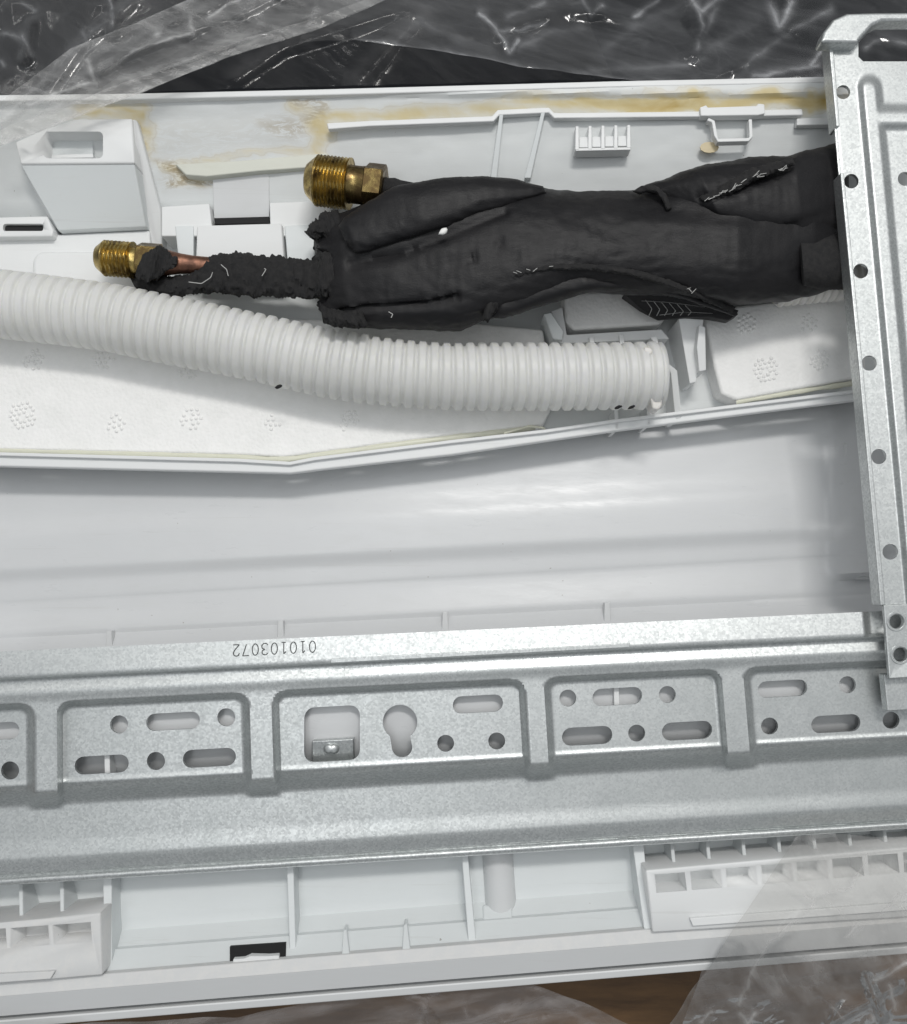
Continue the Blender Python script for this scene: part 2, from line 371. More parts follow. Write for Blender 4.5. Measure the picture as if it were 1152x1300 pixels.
def film(name, haze, tint=(0.80, 0.79, 0.80), edge=0.45, rough=0.16, ang=0, streak=1.0, gloss=1.0, tr_=0.96, crease_glint=0.25, cell=42, vs=0.45, bmp=0.16):
    m, nt, b, out = newmat(name); nt.nodes.remove(b)
    tc = N(nt, 'ShaderNodeTexCoord'); m1_ = N(nt, 'ShaderNodeMapping'); m1_.inputs['Rotation'].default_value = (0, 0, R(ang)); nt.links.new(tc.outputs['Object'], m1_.inputs[0])
    mp = N(nt, 'ShaderNodeMapping'); mp.inputs['Scale'].default_value = (0.12, 1, 1); nt.links.new(m1_.outputs[0], mp.inputs[0]); v = mp.outputs[0]
    lw = N(nt, 'ShaderNodeLayerWeight'); lw.inputs[0].default_value = 0.45
    n1 = tex_noise(nt, v, 26, 5, 0.6, 0.4); n2 = tex_noise(nt, m1_.outputs[0], 150, 3, 0.5)
    wv_ = N(nt, 'ShaderNodeTexNoise'); wv_.inputs['Scale'].default_value = 1/(50*U); nt.links.new(m1_.outputs[0], wv_.inputs['Vector'])
    sub = N(nt, 'ShaderNodeVectorMath', operation='SCALE'); sub.inputs['Scale'].default_value = 26*U; nt.links.new(wv_.outputs['Color'], sub.inputs[0])
    add = N(nt, 'ShaderNodeVectorMath', operation='ADD'); nt.links.new(sub.outputs[0], add.inputs[1])
    ms_ = N(nt, 'ShaderNodeMapping'); ms_.inputs['Scale'].default_value = (vs, 1, 1); nt.links.new(m1_.outputs[0], ms_.inputs[0]); nt.links.new(ms_.outputs[0], add.inputs[0])
    def vor(px):
        q = N(nt, 'ShaderNodeTexVoronoi', feature='DISTANCE_TO_EDGE'); q.inputs['Scale'].default_value = 1/(px*U); nt.links.new(add.outputs[0], q.inputs['Vector']); return q.outputs['Distance']
    v1, v2 = vor(cell), vor(cell*0.36)
    pm = tex_noise(nt, m1_.outputs[0], 85, 3, 0.6); pm = ramp(nt, pm, [(0.46, 0), (0.62, 1)])
    line = math_(nt, 'ADD', math_(nt, 'MULTIPLY', ramp(nt, v1, [(0.0, 1), (0.06, 0)]), ramp(nt, tex_noise(nt, m1_.outputs[0], 60, 3, 0.6), [(0.45, 0.0), (0.65, 1)])), math_(nt, 'MULTIPLY', ramp(nt, v2, [(0.0, 0.8), (0.08, 0)]), pm))
    hgt = math_(nt, 'ADD', v1, math_(nt, 'MULTIPLY', math_(nt, 'MULTIPLY', v2, pm), 0.5))
    st = math_(nt, 'MULTIPLY', ramp(nt, n1, [(0.42, 0.35), (0.75, 1.0+streak)]), ramp(nt, n2, [(0.3, 0.5), (0.7, 1.0)]))
    hz = math_(nt, 'ADD', math_(nt, 'MULTIPLY', math_(nt, 'POWER', lw.outputs['Facing'], 2.0), edge), math_(nt, 'MULTIPLY', st, haze), True)
    at = N(nt, 'ShaderNodeAttribute', attribute_name='crease_glint')  # whitened folds, plus glints painted in as white haze
    hz = math_(nt, 'ADD', math_(nt, 'ADD', hz, math_(nt, 'MULTIPLY', line, crease_glint)), math_(nt, 'MULTIPLY', at.outputs['Fac'], ramp(nt, n1, [(0.3, 0.35), (0.65, 1)])), True)
    tr = N(nt, 'ShaderNodeBsdfTransparent'); tr.inputs[0].default_value = (tr_, tr_*0.995, tr_*0.985, 1)
    df = N(nt, 'ShaderNodeBsdfDiffuse'); df.inputs[0].default_value = (*tint, 1)
    tl = N(nt, 'ShaderNodeBsdfTranslucent'); tl.inputs[0].default_value = (*tint, 1)
    ml = N(nt, 'ShaderNodeMixShader'); ml.inputs[0].default_value = 0.4; nt.links.new(df.outputs[0], ml.inputs[1]); nt.links.new(tl.outputs[0], ml.inputs[2])
    m1 = N(nt, 'ShaderNodeMixShader'); nt.links.new(hz, m1.inputs[0]); nt.links.new(tr.outputs[0], m1.inputs[1]); nt.links.new(ml.outputs[0], m1.inputs[2])
    gl = N(nt, 'ShaderNodeBsdfGlossy'); gl.inputs['Roughness'].default_value = rough
    fr = N(nt, 'ShaderNodeFresnel'); fr.inputs[0].default_value = 1.33
    bp = N(nt, 'ShaderNodeBump'); bp.inputs['Distance'].default_value = cell*bmp*U; bp.inputs['Strength'].default_value = 0.8
    nt.links.new(hgt, bp.inputs['Height'])
    for q in (gl, fr): nt.links.new(bp.outputs[0], q.inputs['Normal'])
    m2 = N(nt, 'ShaderNodeMixShader'); nt.links.new(math_(nt, 'MULTIPLY', fr.outputs[0], gloss, True), m2.inputs[0]); nt.links.new(m1.outputs[0], m2.inputs[1]); nt.links.new(gl.outputs[0], m2.inputs[2])
    nt.links.new(m2.outputs[0], out.inputs[0]); return m
M_film = film('clear_plastic_film', 0.05, (0.8, 0.81, 0.84), edge=0.2, ang=20, gloss=2.0, rough=0.15, crease_glint=0.03, cell=60, vs=0.5, bmp=0.05)
M_film2 = film('hazy_plastic_film', 0.15, (0.84, 0.84, 0.84), edge=0.5, ang=26, streak=1.8, rough=0.18, gloss=1.2, crease_glint=0.08, cell=26, vs=0.1, bmp=0.08)
M_film3 = film('milky_plastic_film', 0.56, (0.66, 0.63, 0.63), 0.4, ang=-10, rough=0.16, crease_glint=0.06, cell=44, bmp=0.15, streak=0.4)
M_film4 = film('draped_plastic_film', 0.30, (0.74, 0.73, 0.72), 0.3, ang=60, streak=0.3, rough=0.18, tr_=0.93, crease_glint=0.06, cell=60, bmp=0.10)

# ------------------------------------------------------------------ setting
def slab(name, x0, x1, y0, y1, z, m):
    v = [P(x0, y0, z), P(x1, y0, z), P(x1, y1, z), P(x0, y1, z)]; v += [(a, b, c-20*U) for a, b, c in v]
    o = obj(name, v, [[0, 1, 2, 3], [7, 6, 5, 4], [0, 1, 5, 4], [1, 2, 6, 5], [2, 3, 7, 6], [3, 0, 4, 7]], m); tag(o, kind='structure'); return o
slab('floor', -4000, 5200, -4000, 5200, -700, M_black)
slab('tabletop', -2500, 3600, 520, 3600, -300, M_brown)

# ------------------------------------------------------------------ the air conditioner, seen from behind
AC = thing('air_conditioner', 'white plastic back of an air conditioner lying face down', 'air conditioner', P(576, 650, -300))
XS = list(np.linspace(-60, 1230, 130))
def ln(y0, s): return lambda x: y0+s*x
rim_y = lambda x: interp([(-60, 121), (0, 120), (174, 118), (400, 113), (780, 102.5), (1044, 97), (1230, 93)], x)
# shell: outer body below everything
prism('shell', [(-60, 121, -8), (400, 112.5, -8), (1230, 93, -8), (1230, 600, -150), (1230, 1190, -30), (576, 1255, -30), (-60, 1300, -30), (-60, 600, -150)], 0, -292, M_grey, AC, bevel=0)
AC.children[0].hide_render = False
me = AC.children[0].data
for v_ in me.vertices:
    pass
# replace top of the shell by a flat floor well below the other parts
for v_ in me.vertices:
    if v_.co.z > -0.01: v_.co.z = (-200*U)-(WL[AC.children[0].name].z)
o = prism('top_rim', [(x, rim_y(x)) for x in (-60, 174, 400, 780, 1044, 1230)]+[(x, rim_y(x)+8) for x in (1230, 1044, 780, 400, 174, -60)], -4, -190, M_bright, AC, bevel=2, seg=3)
lip_in = lambda x: interp([(-60, 574), (0, 575), (302, 583), (368, 587), (400, 581), (576, 559), (693, 546), (781, 533), (976, 509), (1081, 496), (1230, 478)], x)
lip_out = lambda x: interp([(-60, 590), (0, 592), (370, 601), (400, 597), (576, 577), (781, 547), (976, 522), (1081, 509), (1230, 491)], x)
# back sheet with its stains
def dist_poly(px, py, pts):
    d = 1e9
    for (x0, y0), (x1, y1) in zip(pts, pts[1:]):
        vx, vy = x1-x0, y1-y0; t = max(0, min(1, ((px-x0)*vx+(py-y0)*vy)/(vx*vx+vy*vy+1e-9)))
        d = min(d, math.hypot(px-x0-t*vx, py-y0-t*vy))
    return d
gx = np.linspace(-60, 1230, 324); gy = list(np.linspace(0, 1, 64)); V = []; ST = []; GR = []
for t in gy:
    for x in gx:
        y = lerp(rim_y(x)+5, lip_out(x)-5, t*t*0.6+t*0.4)
        z = interp([(118, -9), (124, -15), (150, -26), (210, -46), (262, -66), (290, -92), (300, -96), (620, -96)], y)
        z += 1.2*fbm(x/160, y/60, 3)
        V.append(P(x, y, z))
        y0_, x0_ = y, x; x = x0_+14*fbm(x0_/45, y0_/30, 8, 4); y = y0_+7*fbm(x0_/50, y0_/30, 5, 4)
        s = 1.1*math.exp(-(dist_poly(x, y, [(410, 160), (420, 150), (620, 141), (640, 132), (900, 131), (1060, 128)])/11.5)**2)*(0.42+0.6*ss(600, 960, x))
        s = max(s, 0.5*math.exp(-(dist_poly(x, y, [(405, 145), (408, 205)])/13)**2))
        s = max(s, 0.45*math.exp(-(dist_poly(x, y, [(380, 135), (412, 170)])/14)**2))
        s = max(s, 0.5*math.exp(-(dist_poly(x, y, [(100, 136), (178, 145), (188, 185)])/14)**2))
        s = max(s, 0.42*math.exp(-(dist_poly(x, y, [(205, 210), (262, 222), (225, 228)])/9)**2), 0.35*math.exp(-(dist_poly(x, y, [(225, 206), (410, 190)])/6)**2))
        ST.append(s)
        g = 0.9*math.exp(-(dist_poly(x, y, [(206, 208), (250, 222), (220, 230), (270, 226)])/8)**2)
        g = max(g, 0.5*math.exp(-(dist_poly(x, y, [(385, 125), (402, 135), (385, 165), (345, 160)])/12)**2), 0.12*math.exp(-(dist_poly(x, y, [(190, 180), (380, 165)])/26)**2))
        GR.append(g)
obj('back_panel', V, gridf(len(gx), len(gy)), M_stain, AC, solid=4, attrs={'stain': ST, 'grime': GR})
# slanted stained rib on the back panel
prism('rib', [(222, 208), (300, 204), (400, 195), (416, 194), (416, 211), (330, 217), (262, 224), (236, 222)], -36, -70, M_ribp, AC, bevel=2)
# clip plate with its lipped top edge
plate_top = [(415, 156), (470, 153), (625, 147), (632, 139), (697, 136), (704, 143), (800, 142), (890, 141), (971, 139), (1019, 138), (1020, 151), (1062, 150)]
cp = prism('clip_plate', [(x, y+3, -18) for x, y in plate_top]+[(1062, 330, -62), (760, 330, -62), (520, 330, -62), (440, 262, -44), (420, 210, -30)], 0, -100, M_white, AC, bevel=1)
cut(cp, [cutter([(714, 178), (731, 176), (731, 190), (711, 190)], -22, -60, 0), cutter([(797, 176), (806, 175), (790, 215), (786, 212)], -24, -80, 0),
         cutter([(731, 162), (800, 160), (800, 189), (731, 190)], -22, -52, 0), cutter([(884, 178), (898, 150), (958, 149), (956, 180)], -20, -60, 0)])
prism('plate_lip', plate_top[:10]+[(1020, 146), (972, 147), (890, 148), (704, 150), (697, 143), (634, 146), (627, 154), (470, 160), (417, 164)], -11, -20, M_bright, AC, bevel=1.6, seg=3)
prism('plate_lip', [(1012, 150), (1064, 149), (1064, 158), (1012, 159)], -14, -24, M_bright, AC, bevel=1.4)
for a, b in (((637, 144), (627, 226)), ((690, 142), (670, 226))):
    prism('rib', [(a[0]-2.5, a[1], -11), (a[0]+2.5, a[1], -11), (b[0]+4, b[1], -40), (b[0]-4, b[1], -40)], 0, -70, M_white, AC, bevel=1)
# comb of short fins
for i in range(5):
    x = 733+16.4*i
    prism('fin', [(x-2, 160-0.4*i), (x+2, 160-0.4*i), (x+2.5, 190-0.6*i), (x-2.5, 190-0.6*i)], -14, -34, M_bright, AC, bevel=0.8)
    if i < 4: prism('fin_web', [(x+2.6, 174-0.5*i, -20), (x+13.8, 173.5-0.5*i, -22), (x+13.8, 187-0.6*i, -17), (x+2.6, 187-0.6*i, -17)], 0, -34, M_bright, AC, bevel=0.8)
prism('comb_sill', [(731, 188), (801, 186.5), (801, 190), (731, 191.5)], -14.6, -34, M_bright, AC, bevel=0.8)
# snap hook on the clip plate
prism('hook_bar', [(889, 136), (897, 133), (899, 136), (961, 134), (963, 131), (971, 132), (972, 144), (963, 146), (899, 147), (890, 147)], -5, -18, M_bright, AC, bevel=1.5, seg=3)
hook = [(899, 151), (906, 154), (909, 171), (912, 178), (951, 177), (954, 173), (953, 151)]
prism('hook_frame', ribbon(hook, 4.5, 0), -9, -21, M_bright, AC, bevel=1.2)
prism('hook_floor', [(906, 150), (952, 150), (950, 176), (911, 177)], -34, -50, M_glue, AC, bevel=0.5)
gsp = prism('stain_patch', [(901+12*math.cos(t*0.524), 187+7*math.sin(t*0.524)) for t in range(12)], -24.5, -26, plastic('rust_stain', (0.60, 0.51, 0.33), 0.4, 0.1), AC, bevel=0)

# left clip block
lb = prism('clip_block', [(19, 180, -6), (60, 162, -6), (96, 151, -6), (168, 150, -6), (171, 207, -6), (26, 208, -6)], 0, -90, M_bright, AC, bevel=2.5, seg=3)
cut(lb, [cutter(rrect(56, 167, 131, 201, 6), -6, -60, 10)])
prism('block_clip', [(64, 170), (70, 176), (112, 175), (115, 168), (119, 168), (118, 199), (66, 200)], -32, -70, M_white, AC, bevel=2)
prism('block_clip_lip', [(66, 196), (118, 195), (119, 200), (65, 201)], -20, -70, M_bright, AC, bevel=1)
prism('clip_apron', [(26, 209, -9), (171, 208, -9), (186, 288, -56), (74, 293, -56)], 0, -110, M_white, AC, bevel=2)
prism('apron_rail', [(168, 150, -10), (174, 152, -12), (205, 268, -56), (206, 330, -80), (192, 330, -80), (189, 286, -66), (172, 208, -14)], 0, -110, M_bright, AC, bevel=2.5, seg=3)
prism('apron_rail', [(26, 210, -14), (33, 212, -12), (78, 285, -66), (70, 292, -70)], 0, -110, M_bright, AC, bevel=2)
sl = prism('slotted_ledge', [(-60, 277), (60, 274), (68, 293), (66, 300), (-60, 302)], -52, -110, M_bright, AC, bevel=2)
cut(sl, [cutter(rrect(4, 284, 56, 294, 4), -52, -58, 0)]) 
prism('slot_shadow_gap', rrect(5, 285, 55, 293, 3), -57.5, -60, M_dark, AC, bevel=0)
prism('raised_shelf', [(-60, 303), (190, 292), (194, 352), (130, 372), (-60, 372)], -66, -110, M_bright, AC, bevel=3)
prism('raised_boss', rrect(40, 318, 200, 380, 16), -54, -110, M_bright, AC, bevel=7, seg=4)
# tabs
prism('tab', [(205, 262), (266, 258), (269, 284), (272, 300), (205, 300)], -48, -110, M_bright, AC, bevel=2)
prism('tab', [(342, 257), (420, 254), (420, 300), (346, 300), (343, 283)], -48, -110, M_bright, AC, bevel=2)
prism('tab', [(250, 286), (358, 283), (362, 345), (248, 345)], -38, -110, M_bright, AC, bevel=2.5)
prism('side_flap', [(222, 286), (246, 286), (246, 345), (228, 345)], -46, -110, M_white, AC, bevel=2)
prism('side_flap', [(361, 286), (400, 284), (400, 345), (366, 345)], -46, -110, M_white, AC, bevel=2)
prism('recess', [(270, 224, -46), (342, 219, -46), (342, 283, -66), (272, 285, -66)], -61, -75, M_grey, AC, bevel=1)
prism('recess_gap', [(272, 277), (342, 275), (342, 283), (273, 284.5)], -57, -75, M_dark, AC, bevel=0)

# polystyrene inserts
def foam_slab(name, outline, z1, z0, bevel):
    return prism(name, outline, z1, z0, M_styro, AC, bevel=bevel, seg=3)
foam_slab('foam_insert', [(-60, 380), (150, 400), (400, 405), (600, 410), (690, 418), (697, 470), (700, 520), (690, 540), (576, 552), (400, 575), (360, 580), (302, 577), (-60, 569)], -62, -110, 4)
foam_slab('foam_insert', [(716, 370), (850, 370), (849, 400), (838, 412), (728, 419), (718, 408)], -50, -110, 5)
foam_slab('foam_insert', [(895, 400), (935, 388), (1100, 370), (1100, 478), (1000, 496), (935, 508), (916, 500), (908, 470)], -56, -110, 5)
# dimple patches pressed in the foam
def dimples(cx, cy, z, n=5, st=6.2):
    V, Fc = [], []; st *= rng.uniform(0.9, 1.12); n = rng.choice((4, 5, 5, 6)); ro = rng.uniform(-0.4, 0.4)
    for i in range(n):
        for j in range(n):
            x = cx+(i-(n-1)/2)*st+rng.uniform(-.6, .6)+(j % 2)*2.6; y = cy+(j-(n-1)/2)*st*0.92+rng.uniform(-.6, .6)-(x-cx)*0.15
            x, y = cx+(x-cx)*math.cos(ro)-(y-cy)*math.sin(ro), cy+(x-cx)*math.sin(ro)+(y-cy)*math.cos(ro)
            if rng.random() < 0.12: continue
            if math.hypot(x-cx, y-cy) > st*(n-1)/2*1.18: continue
            b = len(V)
            for r, dz in ((2.9, -0.8), (2.2, 0.9), (0.9, 1.9)):
                for k in range(8): V.append(P(x+r*math.cos(k*math.pi/4), y+r*math.sin(k*math.pi/4), z+dz))
            for q in range(2):
                for k in range(8): Fc.append([b+q*8+k, b+q*8+(k+1) % 8, b+q*8+8+(k+1) % 8, b+q*8+8+k])
            Fc.append([b+16+k for k in range(8)])
    o = obj('dimple_patch', V, Fc, M_styro, AC, angle=80)
for x, y in ((42, 457), (28, 527), (147, 537), (243, 532), (347, 536), (443, 534), (132, 455), (240, 468)): dimples(x, y, -62)
for x, y in ((948, 412), (1027, 410), (972, 469), (1041, 456)): dimples(x, y, -56)
# yellowed glue bead between foam and lip
def glue(pts, wd, z):
    A = smooth(pts, 40, 1); V = []; nt = 8
    for i, p in enumerate(A):
        ww = wd*(0.7+0.35*mn.noise(Vector((p[0]/22, p[1]/22, z))))
        for j in range(nt):
            a = 2*math.pi*j/nt; V.append(P(p[0], p[1]+ww*math.cos(a), z+ww*0.7*math.sin(a)))
    Fc = [[i*nt+j, i*nt+(j+1) % nt, (i+1)*nt+(j+1) % nt, (i+1)*nt+j] for i in range(39) for j in range(nt)]
    obj('glue_bead', V, Fc, M_glue, AC, angle=80)
glue([(-60, 570), (0, 571), (300, 580), (365, 584), (400, 578), (560, 557), (680, 542)], 6.5, -66)
glue([(640, 550), (672, 541), (690, 543), (694, 547)], 2.6, -54)
glue([(935, 510), (1000, 499), (1100, 484)], 5, -62)
# tray lip
lx = [-60, 0, 150, 302, 350, 368, 385, 400, 480, 576, 693, 781, 880, 976, 1081, 1230]
prism('tray_lip', [(x, lip_in(x), -50) for x in lx]+[(x, lip_out(x), -50) for x in reversed(lx)], 0, -64, M_bright, AC, bevel=2.5, seg=3)
prism('tray_lip_edge', [(x, lip_in(x)-1, -44) for x in lx]+[(x, lip_in(x)+3.5, -44) for x in reversed(lx)], 0, -70, M_bright, AC, bevel=1.2)
# ribs of the little compartments near the hose end
def rib(pts, z1, z0=-110, m=None, bv=1): prism('rib', pts, z1, z0, m or M_bright, AC, bevel=bv)
rib([(826, 428, -28), (834, 426, -28), (841, 455, -30), (860, 470, -40), (866, 531, -50), (858, 533, -50), (852, 474, -42)], 0)
rib([(862, 404, -24), (890, 398, -24), (894, 402, -24), (884, 485, -44), (876, 487, -44)], 0)
rib([(888, 412, -14), (896, 415, -14), (897, 470, -30), (888, 472, -30), (885, 440, -18)], 0, -80, M_bright, 1.5)
rib([(780, 520, -50), (785, 519, -50), (786, 545, -50), (781, 546, -50)], 0)
rib([(821, 516, -50), (825, 515, -50), (826, 540, -50), (822, 540, -50)], 0)
rib([(700, 395, -46), (714, 390, -46), (720, 425, -46), (840, 418, -46), (850, 430, -46), (712, 436, -46)], 0)
rib([(690, 398, -34), (700, 396, -30), (716, 420, -30), (714, 432, -34), (702, 430, -34)], 0, -90, M_white, 2)
rib([(748, 428, -40), (754, 427, -40), (756, 442, -40), (750, 443, -40)], 0)
rib([(786, 425, -40), (792, 424, -40), (794, 440, -40), (788, 441, -40)], 0)

# trough (air duct)
def endz(z): return lambda x: z+62*ss(1045, 1125, x)-4*ss(0, 500, -x+500)
tr = rows_smooth([(560, -0.068, -150), (580, -0.068, -128), (604, -0.068, -114), (640, -0.060, -110), (658, -0.058, -108.5), (668, -0.056, -106), (680, -0.056, -102.5), (690, -0.054, -101), (718, -0.050, -99), (724, -0.050, -98.5), (738, -0.050, -106), (748, -0.05, -106), (764, -0.056, -106), (766, -0.056, -108), (800, -0.056, -102), (806, -0.05, -100), (812, -0.05, -104), (846, -0.05, -70), (868, -0.05, -10), (890, -0.05, 4), (986, -0.052, 4), (1004, -0.055, -60), (1040, -0.06, -112), (1100, -0.06, -118)], 3)
loft('air_duct', [(a, b, endz(c) if a < 790 else c) for a, b, c in tr], M_duct, AC, XS)
for x, y in ((136, 958), (783, 872)):
    prism('duct_fin', [(x-4, y-14), (x+3, y-14), (x+4, y+26), (x-3, y+26)], 12, -10, M_bright, AC, bevel=1)
for x, y in ((139, 812), (357, 799), (566, 788), (772, 776)):
    prism('duct_fin', [(x-4, y-11), (x+2.5, y-11.5), (x+4, y+16), (x-5, y+17)], -88, -125, M_grey, AC, bevel=1)
for y in (562, 606, 668, 716):                     # blurred guide ribs at the duct end, half under the bracket
    s = (y-520)*0.096
    prism('duct_end_rib', [(1068+s, y, -92), (1180+s, y-6, -40), (1180+s, y+16, -40), (1068+s, y+20, -92)], 0, -160, M_grey, AC, bevel=2)

# lower compartments
low = [(1075, -0.045, -82), (1128, -0.064, -80), (1174, -0.078, -77), (1178, -0.078, -77.5), (1190, -0.078, -78), (1194, -0.078, -77), (1217, -0.078, -58), (1220, -0.078, -50), (1223, -0.078, -48), (1246, -0.081, -30), (1250, -0.082, -29)]
loft('lower_tray', low, M_white, AC, XS, angle=25)
def cross(xt, yt, xb, yb, wt, wb, zt=-30, zb=-30, m=None):
    prism('divider', [(xt-wt/2, yt, zt), (xt+wt/2, yt, zt), (xb+wb/2, yb, zb), (xb-wb/2, yb, zb)], 0, -135, m or M_white, AC, bevel=1.5)
cross(136, 1095, 138, 1238, 12, 9, -50, -34)
cross(368, 1080, 372, 1216, 9, 8, -46, -34)
cross(589, 1070, 600, 1199, 8, 10, -44, -28)
cross(809, 1060, 823, 1180, 15, 10, -50, -20)
prism('divider_foot', [(436, 1181, -42), (440, 1180, -42), (444, 1212, -19), (434, 1213, -19)], -44, -90, M_white, AC, bevel=1)
prism('divider_foot', [(513, 1174, -42), (517, 1173, -42), (521, 1205, -19), (511, 1206, -19)], -44, -90, M_white, AC, bevel=1)
# round boss
fr = frame_at(631, 1070, -78, 0.06, 1)
lathe('round_boss', fr, [(0, 18), (0.5, 19), (78, 19.5), (80, 19), (80.5, 17.5)], M_grey, AC, 32)
prism('boss_foot', [(613, 1150, -66), (650, 1147, -66), (651, 1170, -48), (614, 1173, -48)], 0, -130, M_white, AC, bevel=2)
# black slot with torn label inside
prism('slot_opening', [(292, 1202, -39), (363, 1197, -39), (363, 1218, -24), (292, 1223, -24)], -56, -80, M_dark, AC, bevel=0)
prism('slot_flap', [(296, 1218), (310, 1217), (318, 1214), (340, 1214), (354, 1213), (355, 1220), (296, 1225)], -22, -60, M_bright, AC, bevel=1)
# front rim, grey band, dark gap and outer lip
sx = list(np.linspace(-60, 1230, 40))
def strip(name, f0, f1, z0t, z1t, zb, m, bevel=1.5):
    prism(name, [(x, f0(x), z0t) for x in sx]+[(x, f1(x), z1t) for x in reversed(sx)], 0, zb, m, AC, bevel=bevel)
strip('front_rim', ln(1247.5, -0.082), ln(1266, -0.082), -18, -14, -150, M_chalk)
strip('front_band', ln(1265.2, -0.082), ln(1290.5, -0.0817), -15, -26, -150, M_grey, 1)
strip('seam_gap', ln(1288, -0.082), ln(1300, -0.082), -60, -60, -150, M_dark, 0)
strip('outer_lip', ln(1296, -0.0817), ln(1307, -0.083), -30, -36, -280, M_bright, 2.5)
# snap blocks with pockets, right and left
def skew(x, y): return (x, y-0.075*(x-829))
rb = prism('snap_block', [(820, 1105), (900, 1098), (1000, 1089), (1230, 1069), (1230, 1160), (829, 1184)], -8, -100, M_bright, AC, bevel=2)
cut(rb, [cutter([(831+45*k, 1110-4*k), (870+45*k, 1107-4*k), (873+45*k, 1131-3.7*k), (833+45*k, 1134-3.7*k)], -8, -44, 5, 0.9) for k in range(8)])
bl = prism('snap_block', [(-60, 1177), (60, 1166), (128, 1159), (130, 1238), (-60, 1255)], -8, -100, M_chalk, AC, bevel=2)
cut(bl, [cutter([(67-54*k, 1174+4*k), (116-54*k, 1170+4*k), (118-54*k, 1196+4*k), (68-54*k, 1200+4*k)], -8, -44, 5, 0.9) for k in range(3)])
prism('block_step', [(-60, 1240), (70, 1233), (64, 1243), (-60, 1252)], -3, -20, M_chalk, AC, bevel=1)
prism('block_step', [(876, 1166), (1000, 1157), (1230, 1140), (1230, 1150), (1000, 1167), (880, 1176)], -3, -20, M_bright, AC, bevel=1)
for k in range(9):
    x = 853+45*k; y = 1070-2.6*k
    cross(x-1, y-14, x+4, y+34-0.8*k, 5, 5, -60, -24)
for k in range(4):
    x = 78-52*k; y = 1118+3*k
    cross(x, y-12, x+1, y+50, 6, 5, -60, -24)
loft('cell_back', [(1100, -0.05, -90), (1150, -0.06, -84), (1182, -0.075, -60)], M_grey, AC, list(np.linspace(820, 1230, 20)))
loft('cell_back', [(1100, -0.05, -90), (1140, -0.06, -84), (1185, -0.075, -60)], M_grey, AC, list(np.linspace(-60, 130, 12)))

# ------------------------------------------------------------------ galvanised mounting bracket
BR = thing('mounting_bracket', 'galvanised steel mounting bracket with rows of slots lying across the white unit', 'bracket', P(600, 950, -15))
PK = [(-60, 36), (80, 309), (354, 661), (700, 912), (955, 1400)]
def bar_top(u): return 827-0.0453*u
def bar_s(u): return 1-0.07*u/1152
SK = lambda u: 0.08*u/900
def bar_z(u, wv):
    z = 56+0.12*min(wv, 33)-16*ss(33, 38, wv)                                    # flange, then the frame
    if wv < 34 and u > 1108: z -= 16*ss(1108, 1114, u)
    pk = 0
    for a, b in PK:
        pk = max(pk, min(ss(a-8, a+1, u), 1-ss(b-1, b+8, u)))
    inp = 0; r_ = 11
    for a, b in PK:
        dx = max(a-u, u-b)+r_; dy = 74.5-wv+r_
        d = math.hypot(max(dx, 0), max(dy, 0))-r_+min(0, max(dx, dy))
        inp = max(inp, 1-ss(-1, 8.5, d))
    rid = 3.0*math.exp(-((wv-54)/9.0)**2)*ss(38, 44, wv)
    z += rid-21*inp+1.6*math.exp(-((inp-0.06)/0.05)**2)*(wv > 50)
    z += 1.8*math.exp(-((wv-170.5)/2.0)**2)*pk
    end = lerp(ss(180, 203, wv), ss(172, 199, wv), pk)          # step down to the lower plate
    z = lerp(z, -14, end)
    if wv > 190: z += 2*ss(240, 266, wv)-6*ss(263, 288, wv)-4*math.exp(-((wv-286.5)/1.6)**2)
    return z
us = np.arange(-60, 1224, 2.5); ws = sorted(set(list(np.arange(0, 298, 2.6))+[34.5, 37, 66, 68, 70, 72, 74, 172.5, 176, 178, 181.5, 184, 187, 263.5, 265, 297]))
V = []
for wv in ws:
    for u in us:
        y = bar_top(u)+wv*bar_s(u); x = u+(y-900)*SK(u)
        V.append(P(x, y, bar_z(u, wv)))
bar = obj('crossbar', V, gridf(len(us), len(ws)), M_steel, BR)
bm = bmesh.new(); bm.from_mesh(bar.data)
up = sum(f.normal.z for f in bm.faces)
if up < 0: bmesh.ops.reverse_faces(bm, faces=bm.faces)
bm.to_mesh(bar.data); bm.free()
sm = bar.modifiers.new('s', 'SOLIDIFY'); sm.thickness = 5*U; sm.offset = -1
bake(bar, 50)
hole = []
def H(o): hole.append(cutter(o, 25, -8, 50))
for x, y in ((12, 978.6), (150.7, 920), (287, 911), (197.5, 966.5)): H(circ(x, y, 11.6))
for x, y in ((566, 944), (631, 941), (721.5, 886.5), (848, 882), (809, 931), (1077, 869.5), (978, 922), (1132.5, 914.7)): H(circ(x, y, 10.8))
for a in ((-45, 24, 929, 22), (185, 253.5, 916, 22), (94, 163, 971, 23), (231.6, 299.3, 962.5, 23), (575, 639, 894, 22), (752.7, 816, 884.5, 22), (714, 778, 934.5, 23), (841, 905, 928, 23), (963, 1026, 874.5, 21), (1031, 1093.6, 919, 22)): H(slot(*a))
H(rrect(386, 897, 457, 967, 13, -0.055))
key = []
for i in range(27):
    a = R(120-300*i/26); key.append((508+22*math.cos(a), 917-0+22*math.sin(a)*-1*-1))
key = [(508+22*math.cos(R(t)), 917+22*math.sin(R(t))) for t in range(126, 415, 12)]
key += [(510.5+13*math.cos(R(t)), 949+13*math.sin(R(t))) for t in range(0, 181, 15)]
H(key)
cut(bar, hole, 50)
V = []
for x in np.linspace(-60, 1230, 80):
    for k in range(10):
        a = 2*math.pi*k/10; V.append(P(x, bar_top(x)+292.5*bar_s(x)+4.6*math.cos(a)+0.5*mn.noise(Vector((x/9, 0, 0))), -20+5.5*math.sin(a)))
